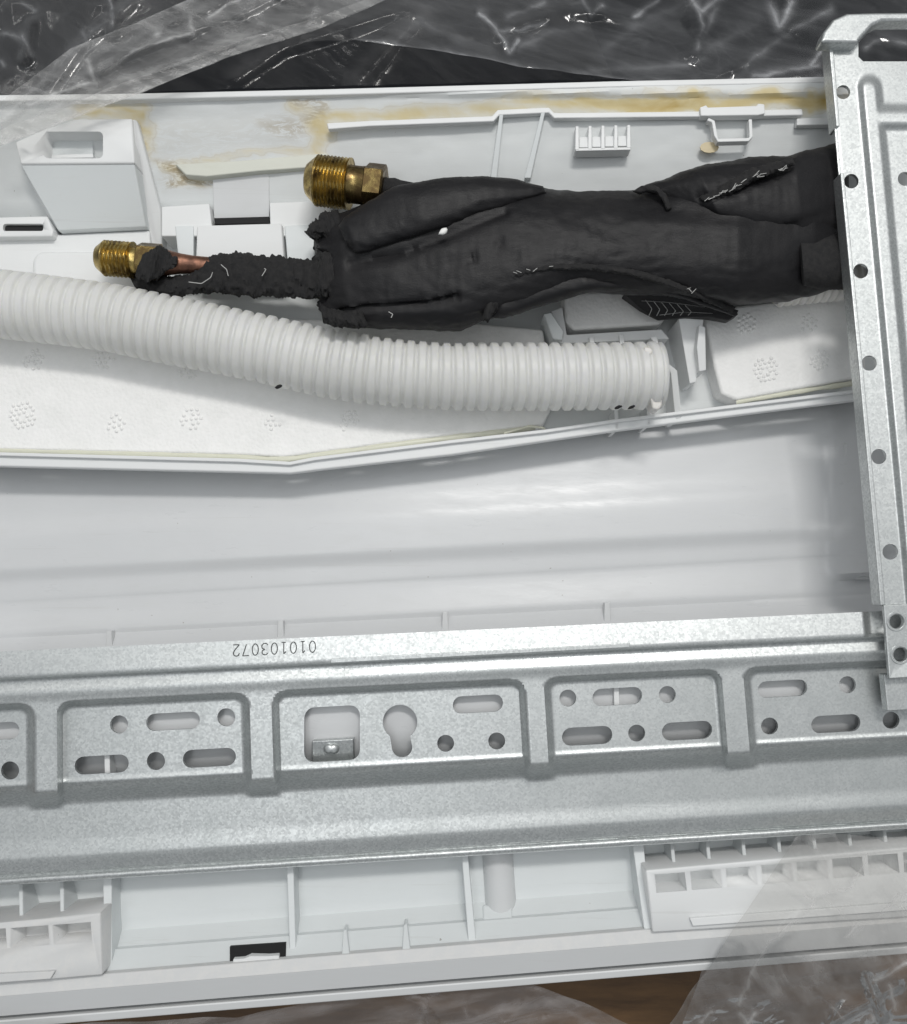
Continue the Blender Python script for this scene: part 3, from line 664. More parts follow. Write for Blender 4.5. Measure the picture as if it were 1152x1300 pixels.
obj('hem', V, [[i*10+k, i*10+(k+1) % 10, i*10+10+(k+1) % 10, i*10+10+k] for i in range(79) for k in range(10)], M_steel, BR, angle=80)
prism('flange_lap', [(420, 836), (800, 816.5), (800, 822), (420, 842)], 60, 52, M_steel, BR, bevel=0.8)
tb = prism('bent_tab', [(396, 941, 16), (449, 938, 16), (450, 968, 6), (396, 970, 6)], 0, 0, M_steel, BR, bevel=1.5)
fr = frame_at(421, 950, 13, 0, 0, 1)
lathe('tab_pip', fr, [(0, 9), (3, 8.2), (5, 5), (5.6, 1)], M_steel, BR, 20, fn=lambda s, r, th: r*(1 if abs(math.sin(th)) > 2 else 0.62+0.5*abs(math.cos(th+math.pi/2))), angle=60)
# printed number, upside down on the flange
DG = {'0': [[(0.5+0.42*math.cos(t*math.pi/8), 0.5+0.5*math.sin(t*math.pi/8)) for t in range(17)]],
      '1': [[(0.2, 0.8), (0.52, 1.0), (0.52, 0.0)], [(0.25, 0.0), (0.8, 0.0)]],
      '2': [[(0.08, 0.75), (0.2, 0.95), (0.5, 1.0), (0.8, 0.93), (0.9, 0.72), (0.75, 0.5), (0.08, 0.0), (0.92, 0.0)]],
      '3': [[(0.1, 0.85), (0.3, 1.0), (0.65, 1.0), (0.88, 0.85), (0.85, 0.62), (0.5, 0.53), (0.88, 0.42), (0.92, 0.18), (0.65, 0.0), (0.3, 0.0), (0.08, 0.15)]],
      '7': [[(0.08, 1.0), (0.92, 1.0), (0.4, 0.0)]]}
V, Fc = [], []
for i, ch in enumerate('010103072'):
    for st in DG[ch]:
        pts = []
        for x, y in st:
            sx_ = 401.5-12.1*i-x*9.2; sy_ = 813.5+0.05*(401-sx_)+y*14.5  # rotated half a turn
            pts.append((sx_, sy_))
        for (x0, y0), (x1, y1) in zip(pts, pts[1:]):
            l = math.hypot(x1-x0, y1-y0); nx, ny = -(y1-y0)/l*0.6, (x1-x0)/l*0.6; b = len(V)
            for x, y in ((x0+nx, y0+ny), (x1+nx, y1+ny), (x1-nx, y1-ny), (x0-nx, y0-ny)): V.append(P(x, y, 56.6+0.12*((y-bar_top(x))/bar_s(x))))
            Fc.append([b, b+1, b+2, b+3])
obj('printed_number', V, Fc, M_ink, BR, flat=True)
# upright plate on the right
def upx(y): return interp([(40, 1050), (161, 1060), (219, 1065), (461, 1088), (770, 1117), (900, 1130)], y)
def up_z(x, y):
    z = 66
    c = 1104+0.094*(y-110); d = abs(x-c)
    if y < 112: d = math.hypot(x-c, y-112)
    a = 1-ss(6, 17, d)
    if x > c: a = max(a, 1-ss(6, 17, abs(y-149)))
    z += 7*a
    z -= 1.5*(1-ss(0, 5, x-upx(y)))
    return z
ys = np.arange(52, 772, 3.6); ts = np.linspace(0, 1, 120); V = []
for y in ys:
    xl = upx(y)
    for t in ts:
        x = xl+t*(1215-xl); V.append(P(x, y, up_z(x, y)))
upl = obj('upright_plate', V, gridf(len(ts), len(ys)), M_steel, BR)
bm = bmesh.new(); bm.from_mesh(upl.data)
if sum(f.normal.z for f in bm.faces) < 0: bmesh.ops.reverse_faces(bm, faces=bm.faces)
bm.to_mesh(upl.data); bm.free()
sm = upl.modifiers.new('s', 'SOLIDIFY'); sm.thickness = 5*U; sm.offset = -1
bake(upl, 50)
cut(upl, [cutter(circ(x, y, r), 66, 30, 95) for x, y, r in ((1070.7, 117, 9), (1081, 230, 9.3), (1149, 227, 9), (1093, 344, 9.5), (1103.7, 461, 9.7), (1116, 579.5, 9.7), (1130.5, 700.5, 10))]
    + [cutter([(1090, 40), (1240, 40), (1240, 78), (1096, 78), (1090, 72)], 66, 30, 95)], 50, True)
prism('edge_hem', [(1052, 52), (1058, 52), (1067, 160), (1062, 161)], 69, 46, M_steel, BR, bevel=1.5)
prism('edge_hem', [(1067, 219), (1072, 219), (1096, 461), (1125, 768), (1118, 769), (1090, 461)], 69, 46, M_steel, BR, bevel=1.5)
prism('top_lip', [(1042, 53), (1046, 40), (1058, 24), (1076, 16), (1110, 15), (1230, 14), (1230, 25), (1120, 26), (1108, 32), (1092, 50), (1091, 54)], 84, 62, M_steel, BR, bevel=5, seg=4)
prism('top_lip_edge', [(1112, 26), (1230, 25), (1230, 33), (1108, 34)], 60, 56, M_steel, BR, bevel=1)
uf = prism('upright_foot', [(1122, 768), (1230, 762), (1230, 856), (1129, 862)], 70, 64, M_steel, BR, bevel=1.5)
cut(uf, [cutter(circ(1138.4, 789, 9.3), 70, 40, 90), cutter(circ(1143.5, 831, 9.3), 70, 40, 90)])
prism('upright_foot', [(1122, 856), (1230, 850), (1230, 897), (1127, 903)], 54, 40, M_steel, BR, bevel=1.5)
for x, y in ((1138.4, 789), (1143.5, 831)):
    fr = frame_at(x, y, 69.5, 0, 0, 1)
    V = []; n = 28
    for r, z in ((9.6, 69), (10.4, 71.5), (12, 71.5), (13, 69)):
        for k in range(n): V.append(P(x+r*math.cos(2*math.pi*k/n), y+r*math.sin(2*math.pi*k/n), z))
    obj('hole_rim', V, [[i*n+k, i*n+(k+1) % n, (i+1)*n+(k+1) % n, (i+1)*n+k] for i in range(3) for k in range(n)], M_steel, BR)

# ------------------------------------------------------------------ corrugated drain hose
HP = smooth([(-70, 376), (0, 386), (70, 394), (139, 403), (210, 418), (278, 431), (340, 444), (415, 461), (470, 470), (519, 475), (570, 478), (623, 478.5), (700, 478.5), (760, 478), (838, 477)], 120, 2)
HZ = -14
pts = [Vector(P(p[0], p[1], HZ)) for p in HP]
kz = (CZ-HZ)/D*U
cum = [0]
for a, b in zip(pts, pts[1:]): cum.append(cum[-1]+(b-a).length)
def hose_at(s):
    for k in range(len(cum)-1):
        if s <= cum[k+1] or k == len(cum)-2:
            t = (s-cum[k])/(cum[k+1]-cum[k]); p = pts[k].lerp(pts[k+1], t)
            a = (pts[min(k+2, len(pts)-1)]-pts[max(0, k-1)]).normalized()
            return p, a
pitch = 15.6*kz; L = cum[-1]; n = 52; spp = 12; rings = int(L/pitch*spp); V = []
for i in range(rings+1):
    s = L*i/rings; p, a = hose_at(s); ph = (s/pitch) % 1
    k = ss(0, 0.18, ph)*(1-ss(0.66, 0.84, ph)); r = (39.4+4.9*k)*kz*(1+0.007*math.sin(s/kz/37)+0.006*mn.noise(Vector((s/kz/9, 2, 0))))
    if s/kz > 560: r *= 0.985
    side = a.cross(Vector((0, 0, 1))).normalized()
    tilt = 0.06
    for j in range(n):
        th = 2*math.pi*j/n; V.append(tuple(p+side*(r*math.cos(th))+Vector((0, 0, 1))*(r*math.sin(th))+a*(r*tilt*math.sin(th*1+0.5))))
Fc = [[i*n+j, i*n+(j+1) % n, (i+1)*n+(j+1) % n, (i+1)*n+j] for i in range(rings) for j in range(n)]
hz_ = thing('drain_hose', 'translucent corrugated drain hose lying across the foam below the black sleeve', 'hose', P(420, 470, -60))
obj('hose_wall', V, Fc, M_hose, hz_, angle=80)
# inner liner seen through the wall, and the ragged cut end
fr = frame_at(822, 503, HZ+10, 1, 0.03)
V = []
for q, rr in ((0, 30), (1, 33)):
    pass
prism('cut_end', [(824, 487), (832, 484), (837, 490), (841, 500), (841, 515), (836, 521), (829, 519), (826, 505)], 6, -24, M_hose2, hz_, bevel=3, seg=3)
for y_, l_ in ((446, 6), (462, 9), (474, 5)):
    prism('cut_end', [(818, y_-6), (825+l_*0.3, y_-5), (826+l_*0.6, y_), (824, y_+6), (818, y_+5)], 24, 4, M_hose2, hz_, bevel=2)
# second, white ribbed hose peeping out beside the bracket
fr = frame_at(985, 386, -30, 1, -0.10)
prof = []
for i in range(100):
    s = i*1.4; ph = (s/9.5) % 1; prof.append((s, 25+3.5*ss(0.1, 0.4, ph)*(1-ss(0.6, 0.9, ph))))
tag(lathe('drain_hose', (Vector(P(985, 362, -22)), fr[1], fr[2], fr[3], fr[4]), prof, M_hose2, None, 32, angle=80), 'short piece of opaque white ribbed hose emerging between black sleeve and bracket', 'hose')

# ------------------------------------------------------------------ refrigerant pipes with brass fittings
def threaded(parent, fr, r, s0, s1, pitch, nose, m):
    prof = [(0, r*0.62)] + [(nose*q, r*(0.62+0.34*q)) for q in (0.25, 0.5, 0.75, 1)]
    k = nose
    while k < s1: k += pitch/10; prof.append((k, r))
    def fn(s, rr, th):
        if s <= nose+0.1 or s > s1: return rr
        ph = ((s/pitch)+th/(2*math.pi)) % 1
        env = min(1, (s-nose)/3)
        return rr-(2.9 if r > 28 else 2.7)*env*abs(2*ph-1)**0.9*1.5
    return lathe('threaded_end', fr, prof, m, parent, 48, fn, angle=60)
def hexnut(parent, fr, s0, s1, r, m, rot=0.2):
    def fn(s, rr, th):
        a = ((th+rot) % (math.pi/3))-math.pi/6; return rr*math.cos(math.pi/6)/math.cos(a)
    lathe('hex_nut', fr, [(s0, r*0.86), (s0+2, r), (s1-2, r), (s1, r*0.86)], m, parent, 48, fn, angle=20)
B1 = thing('refrigerant_pipe', 'thick pipe end with large brass threaded fitting poking from black sleeve', 'pipe', P(480, 245, -60))
f1 = frame_at(391, 228, 6, 1, 0.15, 0.08)
threaded(B1, f1, 33, 0, 57, 4.7, 13, M_brass)
lathe('neck', f1, [(54, 27), (58, 24), (72, 24), (80, 25)], M_tarn, B1, 36)
hexnut(B1, f1, 78, 104, 31, M_tarn, 0.35)
lathe('collar', f1, [(103, 14), (108, 13), (116, 14), (124, 12), (160, 9)], M_char, B1, 30)
B2 = thing('refrigerant_pipe', 'thin copper pipe with small brass threaded fitting and torn black wrap', 'pipe', P(200, 335, -60))
f2 = frame_at(124, 327, -6, 1, 0.075)
threaded(B2, f2, 23.5, 0, 47, 5.2, 10, M_brass)
lathe('neck', f2, [(45, 18), (48, 17), (58, 17)], M_brass, B2, 32)
hexnut(B2, f2, 55, 84, 25, M_tarn, 0.5)
lathe('copper_tube', f2, [(82, 19), (86, 18), (96, 15.5), (110, 13), (126, 11.5), (150, 11), (160, 10.5), (300, 10)], M_copper, B2, 32)
def rag(a, b, c, amp): return lambda x, y, s, th: amp*(fbm(x/a, y/b, th*c)+0.6*abs(mn.noise(Vector((x/4, y/4, th*2)))))
lobe('torn_wrap', [(165, 352), (180, 347), (200, 352), (222, 352), (245, 350), (256, 340), (268, 328), (285, 324), (300, 321), (313, 322), (335, 327), (365, 328), (400, 332), (424, 334)],
     [(170, 362), (190, 376), (205, 381), (222, 376), (245, 372), (270, 370), (300, 372), (325, 377), (345, 374), (380, 378), (405, 378), (424, 378)], [(0, -22), (0.4, -6), (1, 0)], [(0, 10), (0.35, 16), (1, 20)], M_char, B2, ns=150, nt=36, disp=rag(11, 9, 1.5, 5.0), it=1)
lobe('torn_wrap', [(178, 322), (190, 319), (203, 312), (210, 315), (218, 324), (226, 330)], [(172, 350), (185, 356), (198, 356), (207, 348), (216, 342), (224, 338)], [(0, 8), (0.3, 14), (0.6, 4), (1, 8)], [(0, 8), (0.4, 12), (1, 8)], M_char, B2, ns=90, nt=26, disp=rag(9, 8, 1.5, 4), it=1)

# ------------------------------------------------------------------ black foam sleeve
SV = thing('foam_sleeve', 'wrinkled black rubber foam sleeve wrapped round both pipes', 'pipe insulation', P(720, 320, -60))
def skin(x, y, s, th):
    d = 2.6*mn.noise(Vector((x/70, y/34, 1.7)))+1.8*(0.5-abs(mn.noise(Vector((x/38+y/60, y/11, 4.2))))*1.6)+0.9*(0.5-abs(mn.noise(Vector((x/13, y/4.5, 7))))*1.8)
    return d
def carve(lines):
    def f(x, y, s, th):
        d = skin(x, y, s, th)
        if math.sin(th) > 0:
            for pts, dep, wd in lines: d -= dep*math.exp(-(dist_poly(x, y, pts)/wd)**2)
        return d
    return f
main = carve([([(432, 398), (470, 392), (540, 388), (580, 378)], 9, 4), ([(570, 335), (590, 334), (603, 327)], 6, 3.5), ([(630, 312), (638, 304)], 4, 3), ([(800, 262), (880, 268), (960, 278)], 4, 10), ([(720, 275), (800, 300), (900, 305)], 3, 14), ([(445, 335), (520, 318), (640, 268)], 8, 6)])
lobe('main_wrap', [(407, 300), (420, 275), (450, 262), (505, 246), (560, 236), (640, 234), (700, 240), (760, 243), (830, 240), (880, 228), (960, 212), (1075, 196)],
     [(410, 388), (414, 406), (440, 415), (500, 418), (585, 420), (612, 408), (650, 398), (740, 372), (850, 374), (930, 388), (1000, 384), (1075, 362)], [(0, 4), (0.3, 14), (0.8, 12), (1, -14)], [(0, 26), (0.12, 44), (0.4, 60), (0.8, 66), (1, 58)], M_foam, SV, ns=260, nt=110, disp=main, e=0.85, jag=11)
# upper flap folded round the thick pipe
lobe('upper_flap', [(430, 287), (437, 275), (452, 264), (478, 250), (503, 236), (560, 226), (612, 223), (655, 227), (690, 237)],
     [(440, 310), (452, 322), (468, 320), (500, 310), (540, 298), (575, 285), (610, 272), (650, 262), (694, 245)], [(0, 44), (0.5, 52), (1, 40)], [(0, 14), (0.4, 24), (0.8, 22), (1, 12)], M_foam, SV, ns=110, nt=44, disp=lambda x, y, s, th: skin(x, y, s, th)*0.8)
# lower flap with glued seam
lobe('lower_flap', [(622, 385), (632, 362), (648, 348), (690, 341), (740, 341), (790, 348), (830, 358), (880, 372), (938, 394)],
     [(624, 404), (640, 404), (665, 396), (690, 388), (720, 379), (760, 370), (810, 369), (860, 377), (934, 402)], [(0, 30), (0.4, 36), (1, 12)], [(0, 20), (0.4, 28), (0.8, 14), (1, 6)], M_foam, SV, ns=120, nt=40, disp=lambda x, y, s, th: skin(x, y, s, th)*0.7)
lobe('seam_edge', [(640, 349), (665, 341), (700, 335), (750, 335), (800, 341), (850, 354), (890, 368), (934, 390)], [(642, 358), (668, 349), (702, 343), (750, 343), (798, 349), (846, 362), (884, 377), (930, 398)], [(0, 62), (0.3, 71), (0.55, 68), (0.78, 52), (1, 16)], 7, M_char, SV, ns=150, nt=18, disp=rag(5, 4, 1, 2.4), it=1)
lobe('curled_mouth', [(803, 243), (815, 236), (832, 235), (846, 246), (853, 264)], [(812, 247), (822, 243), (834, 246), (842, 256), (847, 268)], [(0, 50), (0.5, 62), (1, 66)], 6, M_char, SV, ns=50, nt=18, disp=rag(9, 7, 1, 1.2), it=1)
lobe('torn_edge', [(621, 372), (634, 362), (640, 350), (652, 345)], [(612, 405), (620, 409), (632, 392), (646, 352)], 46, 10, M_char, SV, ns=50, nt=22, disp=rag(7, 6, 1, 4), it=1)
# second sleeve pushed over at the bracket end
lobe('end_wrap', [(806, 241), (822, 233), (850, 224), (880, 212), (920, 203), (960, 197), (1000, 197), (1030, 190), (1078, 178)],
     [(850, 262), (862, 268), (880, 272), (900, 276), (930, 285), (960, 292), (1000, 296), (1030, 296), (1078, 292)], [(0, 26), (0.3, 44), (0.75, 36), (0.9, 14), (1, 6)], [(0, 18), (0.3, 36), (0.75, 38), (1, 36)], M_foam, SV, ns=130, nt=54, disp=carve([([(890, 252), (940, 236), (1000, 208)], 7, 5), ([(1000, 290), (1060, 268)], 4, 6)]))
lobe('seam_tear', [(888, 250), (905, 243), (930, 228), (950, 215), (985, 206), (1006, 200)], [(890, 255), (910, 253), (935, 243), (960, 228), (990, 216), (1010, 208)], [(0, 70), (0.5, 79), (1, 78)], 8, M_char, SV, ns=70, nt=20, disp=rag(6, 5, 1, 2.6), it=1)
lobe('fabric_band', [(1012, 296), (1040, 292), (1078, 290)], [(1018, 364), (1045, 368), (1078, 368)], [(0, 24), (1, 6)], [(0, 42), (1, 38)], M_char, SV, ns=60, nt=40, disp=lambda x, y, s, th: 0.7*mn.noise(Vector((x/3, y/3, 0))), e=0.9)
# ragged charred scraps at the open end
lobe('torn_edge', [(388, 296), (398, 282), (412, 270), (430, 268)], [(394, 302), (408, 300), (420, 304), (438, 296)], 12, 14, M_char, SV, ns=60, nt=24, disp=rag(8, 7, 1, 5), it=1)
lobe('torn_edge', [(406, 384), (416, 392), (436, 396), (460, 396)], [(410, 408), (425, 414), (445, 416), (468, 414)], 40, 14, M_char, SV, ns=60, nt=24, disp=rag(8, 7, 1, 4), it=1)
lobe('torn_edge', [(404, 336), (410, 322), (424, 316)], [(400, 372), (414, 378), (428, 370)], 14, 20, M_char, SV, ns=40, nt=24, disp=rag(8, 7, 1, 4), it=1)
# woven label tail under the seam
prism('woven_tail', [(792, 372, -2), (820, 370, 2), (870, 380, 6), (926, 392, 0), (939, 398, -4), (925, 407, -10), (900, 402, -8), (872, 402, -14), (836, 406, -18), (815, 392, -10)], 0, -24, M_foam, SV, bevel=2)
def threads(name, segs, wd, parent):
    V, Fc = [], []
    for pts, z in segs:
        A = resample(pts, max(2, len(pts)*4)); b0 = len(V)
        for i, p in enumerate(A):
            zz = z if not isinstance(z, tuple) else lerp(z[0], z[1], i/(len(A)-1))
            for k in range(5): V.append(P(p[0]+wd*math.cos(k*1.2566), p[1]+wd*math.sin(k*1.2566)*0.9, zz+wd*math.sin(k*1.2566)))
        for i in range(len(A)-1):
            for k in range(5): Fc.append([b0+i*5+k, b0+i*5+(k+1) % 5, b0+i*5+5+(k+1) % 5, b0+i*5+5+k])
    return obj(name, V, Fc, M_glass_thread, parent, angle=80)
segs = []
for k in range(6):
    x = 820+10*k; segs.append(([(x, 381+1.3*k), (x+8, 392+0.8*k), (x+4, 401-0.2*k)], (3-1*k*0, -10)))
segs.append(([(815, 382), (850, 384), (895, 390)], (4, 4))); segs.append(([(838, 400), (870, 396), (905, 398)], (-10, -4)))
tag(threads('stitching', segs, 0.5, SV), kind='stuff')
sg = []
for k in range(26):                                  # glue hairs along seams
    t = rng.random(); p = resample([(648, 347), (700, 338), (760, 339), (800, 345), (850, 358), (890, 374)], 60)[int(t*59)]
    a = rng.uniform(-0.6, 0.6); l = rng.uniform(2, 7); sg.append(([(p[0], p[1]+rng.uniform(-2, 3)), (p[0]+l*math.cos(a), p[1]+l*math.sin(a))], 78-0.13*max(0, p[0]-720)))
for k in range(22):
    p = resample([(895, 255), (925, 242), (950, 226), (980, 220), (1004, 212)], 60)[rng.randrange(60)]
    a = rng.gauss(-0.5, 0.25); l = rng.uniform(3, 11); sg.append(([(p[0], p[1]+rng.uniform(-2, 2)), (p[0]+l*math.cos(a), p[1]+l*math.sin(a))], 88))
tag(threads('glue_strands', sg, 0.42, SV), kind='stuff')
for q in (([(900, 253), (925, 242), (948, 228), (970, 221), (1000, 213)], (80, 82)), ([(494, 396), (499, 399), (497, 403)], 58)): threads('glue_strand', [q], 0.6, SV)
for q in (([(240, 358), (256, 360), (268, 352), (270, 346)], 18), ([(281, 336), (288, 342), (290, 350)], 18), ([(333, 350), (338, 342), (336, 341)], 22)): threads('fibre', [q], 0.55, B2)

# ------------------------------------------------------------------ crumbs
def crumb(name, x, y, z, r, m, label, cat, group=None):
    bm = bmesh.new(); bmesh.ops.create_icosphere(bm, subdivisions=2, radius=1)
    c = Vector(P(x, y, z))
    V = []
    for v in bm.verts:
        k = 1+0.35*mn.noise(v.co*1.7+Vector((x, y, 0))); V.append(tuple(c+Vector((v.co.x*r[0], v.co.y*r[1]+v.co.x*r[0]*0.35, v.co.z*r[2]))*k*U))
    f = [[q.index for q in t.verts] for t in bm.faces]; bm.free()
    tag(obj(name, V, f, m, None, angle=70), label, cat, group)
crumb('foam_crumb', 563, 294, 77, (5.5, 4, 3), M_crumb, 'tiny white crumb lying on the black foam sleeve', 'crumb')
crumb('rubber_crumb', 354, 491, 6, (4.5, 2.5, 2.5), M_char, 'small black crumb on the lower edge of the corrugated hose, left part', 'crumb')
crumb('rubber_crumb', 785, 517, 8, (4.5, 2.5, 2.5), M_char, 'flat black crumb at the hose end, left one of the pair', 'crumb')
crumb('rubber_crumb', 802, 517, 8, (4.5, 2.2, 2.5), M_char, 'oval black crumb at the hose end, right one of the pair', 'crumb')

# ------------------------------------------------------------------ plastic bag sheets
def PN(px, py, z):
    a = (px-576)/F; b = -(py-650)/F
    dy = math.sin(T)+b*math.cos(T); dz = -math.cos(T)+b*math.sin(T); t = (z-CZ)/dz
    return np.stack([a*t*U, (CY+dy*t)*U, z*U], -1)
def npdist(x, y, pts):
    d = np.full(x.shape, 1e9)
    for (x0, y0), (x1, y1) in zip(pts, pts[1:]):
        vx, vy = x1-x0, y1-y0; t = np.clip(((x-x0)*vx+(y-y0)*vy)/(vx*vx+vy*vy+1e-9), 0, 1)
        d = np.minimum(d, np.hypot(x-x0-t*vx, y-y0-t*vy))
    return d
def nz(x, y, sx_, sy_, sd): return np.array([mn.noise(Vector((a/sx_, b/sy_, sd))) for a, b in zip(x, y)])
def sheet(name, label, top, bot, zf, m, nx=300, ny=90, folds=(), crumple=(), seed=1, fold_glints=(), group='clear plastic sheets of the wrapping', amp=1.0, wob=2.0):
    """folds: (polyline, width, height) soft pleats; crumple: (x, y, spread x, spread y, cell size, height) patches of sharp creases"""
    rs = np.random.RandomState(seed)
    A = np.array(smooth(top, nx, 1)); B = np.array(smooth(bot, nx, 1)); tt = np.linspace(0, 1, ny)[:, None, None]
    p = (A[None]*(1-tt)+B[None]*tt).reshape(-1, 2); x, y = p[:, 0].copy(), p[:, 1].copy()
    x += wob*nz(x, y, 40, 40, seed); y += wob*nz(x, y, 40, 40, seed+9)
    z = np.array([zf(i/(nx-1), j/(ny-1)) for j in range(ny) for i in range(nx)], float)
    z += amp*9*nz(x, y, 170, 110, seed)
    wx = x+5*nz(x, y, 45, 45, seed+20); wy = y+5*nz(x, y, 45, 45, seed+21)
    for cx, cy, spx, spy, cell, hh in crumple:
        mask = np.exp(-((x-cx)/spx)**2-((y-cy)/spy)**2); k = np.nonzero(mask > 0.02)[0]
        if not len(k): continue
        n = max(8, int(spx*spy*14/(cell*cell)))
        pt = [Vector((rs.uniform(cx-2.4*spx, cx+2.4*spx), rs.uniform(cy-2.4*spy, cy+2.4*spy))) for _ in range(n)]
        tv, _, tf, *_r = delaunay_2d_cdt(pt, [], [], 0, 1e-4); hv = rs.uniform(-1, 1, len(tv))
        qx, qy = wx[k], wy[k]; add = np.zeros(len(k))
        for t3 in tf:
            a_, b_, c_ = (tv[q] for q in t3); dt = (b_.y-c_.y)*(a_.x-c_.x)+(c_.x-b_.x)*(a_.y-c_.y)
            if abs(dt) < 1e-6: continue
            l0 = ((b_.y-c_.y)*(qx-c_.x)+(c_.x-b_.x)*(qy-c_.y))/dt; l1 = ((c_.y-a_.y)*(qx-c_.x)+(a_.x-c_.x)*(qy-c_.y))/dt; l2 = 1-l0-l1
            q = (l0 >= 0) & (l1 >= 0) & (l2 >= 0); add[q] = (l0*hv[t3[0]]+l1*hv[t3[1]]+l2*hv[t3[2]])[q]
        z[k] += mask[k]*hh*add
    for pts, wd, hh in folds:
        d = npdist(x, y, pts); z += hh*np.exp(-(d/wd)**2)
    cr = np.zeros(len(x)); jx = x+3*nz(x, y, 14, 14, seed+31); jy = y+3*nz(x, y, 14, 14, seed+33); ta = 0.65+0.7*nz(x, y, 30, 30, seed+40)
    for pts, wd, st in fold_glints:  # fold whitening and bright glints painted into the film's haze
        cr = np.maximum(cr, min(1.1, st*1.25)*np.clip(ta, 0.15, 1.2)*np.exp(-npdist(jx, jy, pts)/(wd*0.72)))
    return tag(obj(name, PN(x, y, z), gridf(nx, ny), m, None, angle=180, attrs={'crease_glint': cr}), label, 'plastic sheet', group)
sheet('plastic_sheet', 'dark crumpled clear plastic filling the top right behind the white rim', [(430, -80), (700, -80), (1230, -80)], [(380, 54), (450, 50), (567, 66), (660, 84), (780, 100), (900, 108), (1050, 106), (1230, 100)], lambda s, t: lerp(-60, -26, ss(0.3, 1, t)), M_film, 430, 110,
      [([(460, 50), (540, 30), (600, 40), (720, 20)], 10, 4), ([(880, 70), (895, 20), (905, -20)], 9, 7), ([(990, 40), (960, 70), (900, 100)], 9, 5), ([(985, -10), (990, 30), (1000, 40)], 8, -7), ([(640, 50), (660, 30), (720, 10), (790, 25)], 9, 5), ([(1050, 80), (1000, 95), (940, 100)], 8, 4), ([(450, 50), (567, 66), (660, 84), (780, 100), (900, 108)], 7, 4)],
      [(670, 25, 60, 34, 20, 7), (780, 12, 70, 30, 20, 7), (905, 10, 60, 45, 26, 10), (985, 5, 50, 40, 24, 10), (860, 60, 160, 50, 50, 9), (1110, 50, 60, 40, 18, 6), (560, 40, 90, 30, 44, 6)], 4, fold_glints=[([(533, 21), (547, 35), (623, 59)], 9, .22), ([(538, 21), (500, 55), (463, 100)], 14, .2), ([(446, 104), (547, 68)], 8, .15), ([(450, 50), (567, 66), (658, 85), (780, 101), (860, 108)], 4, .4),
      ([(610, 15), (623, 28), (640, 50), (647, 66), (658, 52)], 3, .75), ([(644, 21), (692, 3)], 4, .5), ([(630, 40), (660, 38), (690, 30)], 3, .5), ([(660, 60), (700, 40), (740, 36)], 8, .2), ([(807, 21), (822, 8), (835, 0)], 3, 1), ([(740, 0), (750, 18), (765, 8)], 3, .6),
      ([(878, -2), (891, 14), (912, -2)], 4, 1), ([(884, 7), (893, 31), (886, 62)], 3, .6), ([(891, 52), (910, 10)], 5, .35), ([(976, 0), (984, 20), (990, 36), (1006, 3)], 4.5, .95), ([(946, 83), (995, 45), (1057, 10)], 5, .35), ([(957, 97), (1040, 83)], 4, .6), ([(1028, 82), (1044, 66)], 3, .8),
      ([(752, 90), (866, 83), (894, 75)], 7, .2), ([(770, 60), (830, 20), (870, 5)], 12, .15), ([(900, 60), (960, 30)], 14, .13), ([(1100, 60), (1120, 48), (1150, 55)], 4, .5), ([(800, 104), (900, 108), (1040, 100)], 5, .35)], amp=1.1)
VE = [(-60, 205), (0, 185), (60, 163), (105, 145), (190, 113), (290, 72), (400, 38), (520, -14), (600, -50)]
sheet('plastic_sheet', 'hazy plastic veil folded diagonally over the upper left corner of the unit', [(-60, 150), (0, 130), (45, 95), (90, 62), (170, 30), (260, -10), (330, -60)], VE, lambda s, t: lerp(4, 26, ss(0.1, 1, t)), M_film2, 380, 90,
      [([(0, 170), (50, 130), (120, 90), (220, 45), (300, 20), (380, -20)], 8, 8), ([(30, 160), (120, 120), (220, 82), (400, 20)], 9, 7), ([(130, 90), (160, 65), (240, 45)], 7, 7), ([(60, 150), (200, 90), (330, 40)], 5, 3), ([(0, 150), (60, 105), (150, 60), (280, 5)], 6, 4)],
      [(130, 90, 34, 20, 12, 4.5), (225, 42, 38, 18, 12, 4.5), (285, 12, 44, 16, 12, 4), (150, 90, 220, 70, 40, 4)], 11, fold_glints=[([(0, 156), (45, 111), (90, 62), (146, 31), (243, 0)], 6, .3), ([(38, 132), (100, 108), (121, 104)], 3, .75), ([(135, 90), (170, 64), (215, 49), (243, 42)], 2.5, .95), ([(241, 22), (246, 45), (228, 44)], 3, .8), ([(264, 21), (284, 10), (302, 0)], 2.5, .9), ([(198, 45), (201, 43)], 3, 1),
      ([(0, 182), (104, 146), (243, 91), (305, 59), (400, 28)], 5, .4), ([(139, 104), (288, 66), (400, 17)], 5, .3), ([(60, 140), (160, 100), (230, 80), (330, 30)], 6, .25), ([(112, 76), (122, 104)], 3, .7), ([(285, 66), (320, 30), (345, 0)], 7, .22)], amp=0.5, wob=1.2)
sheet('plastic_sheet', 'narrow doubled hem of the hazy veil along its diagonal lower edge', [(-60, 184), (0, 166), (60, 142), (105, 125), (190, 93), (290, 54), (400, 24), (520, -24), (600, -60)], [(a+1, b+0.5) for a, b in VE], lambda s, t: 32+2*t, M_film2, 260, 14, (), (), 14, amp=0.3, wob=1.5)
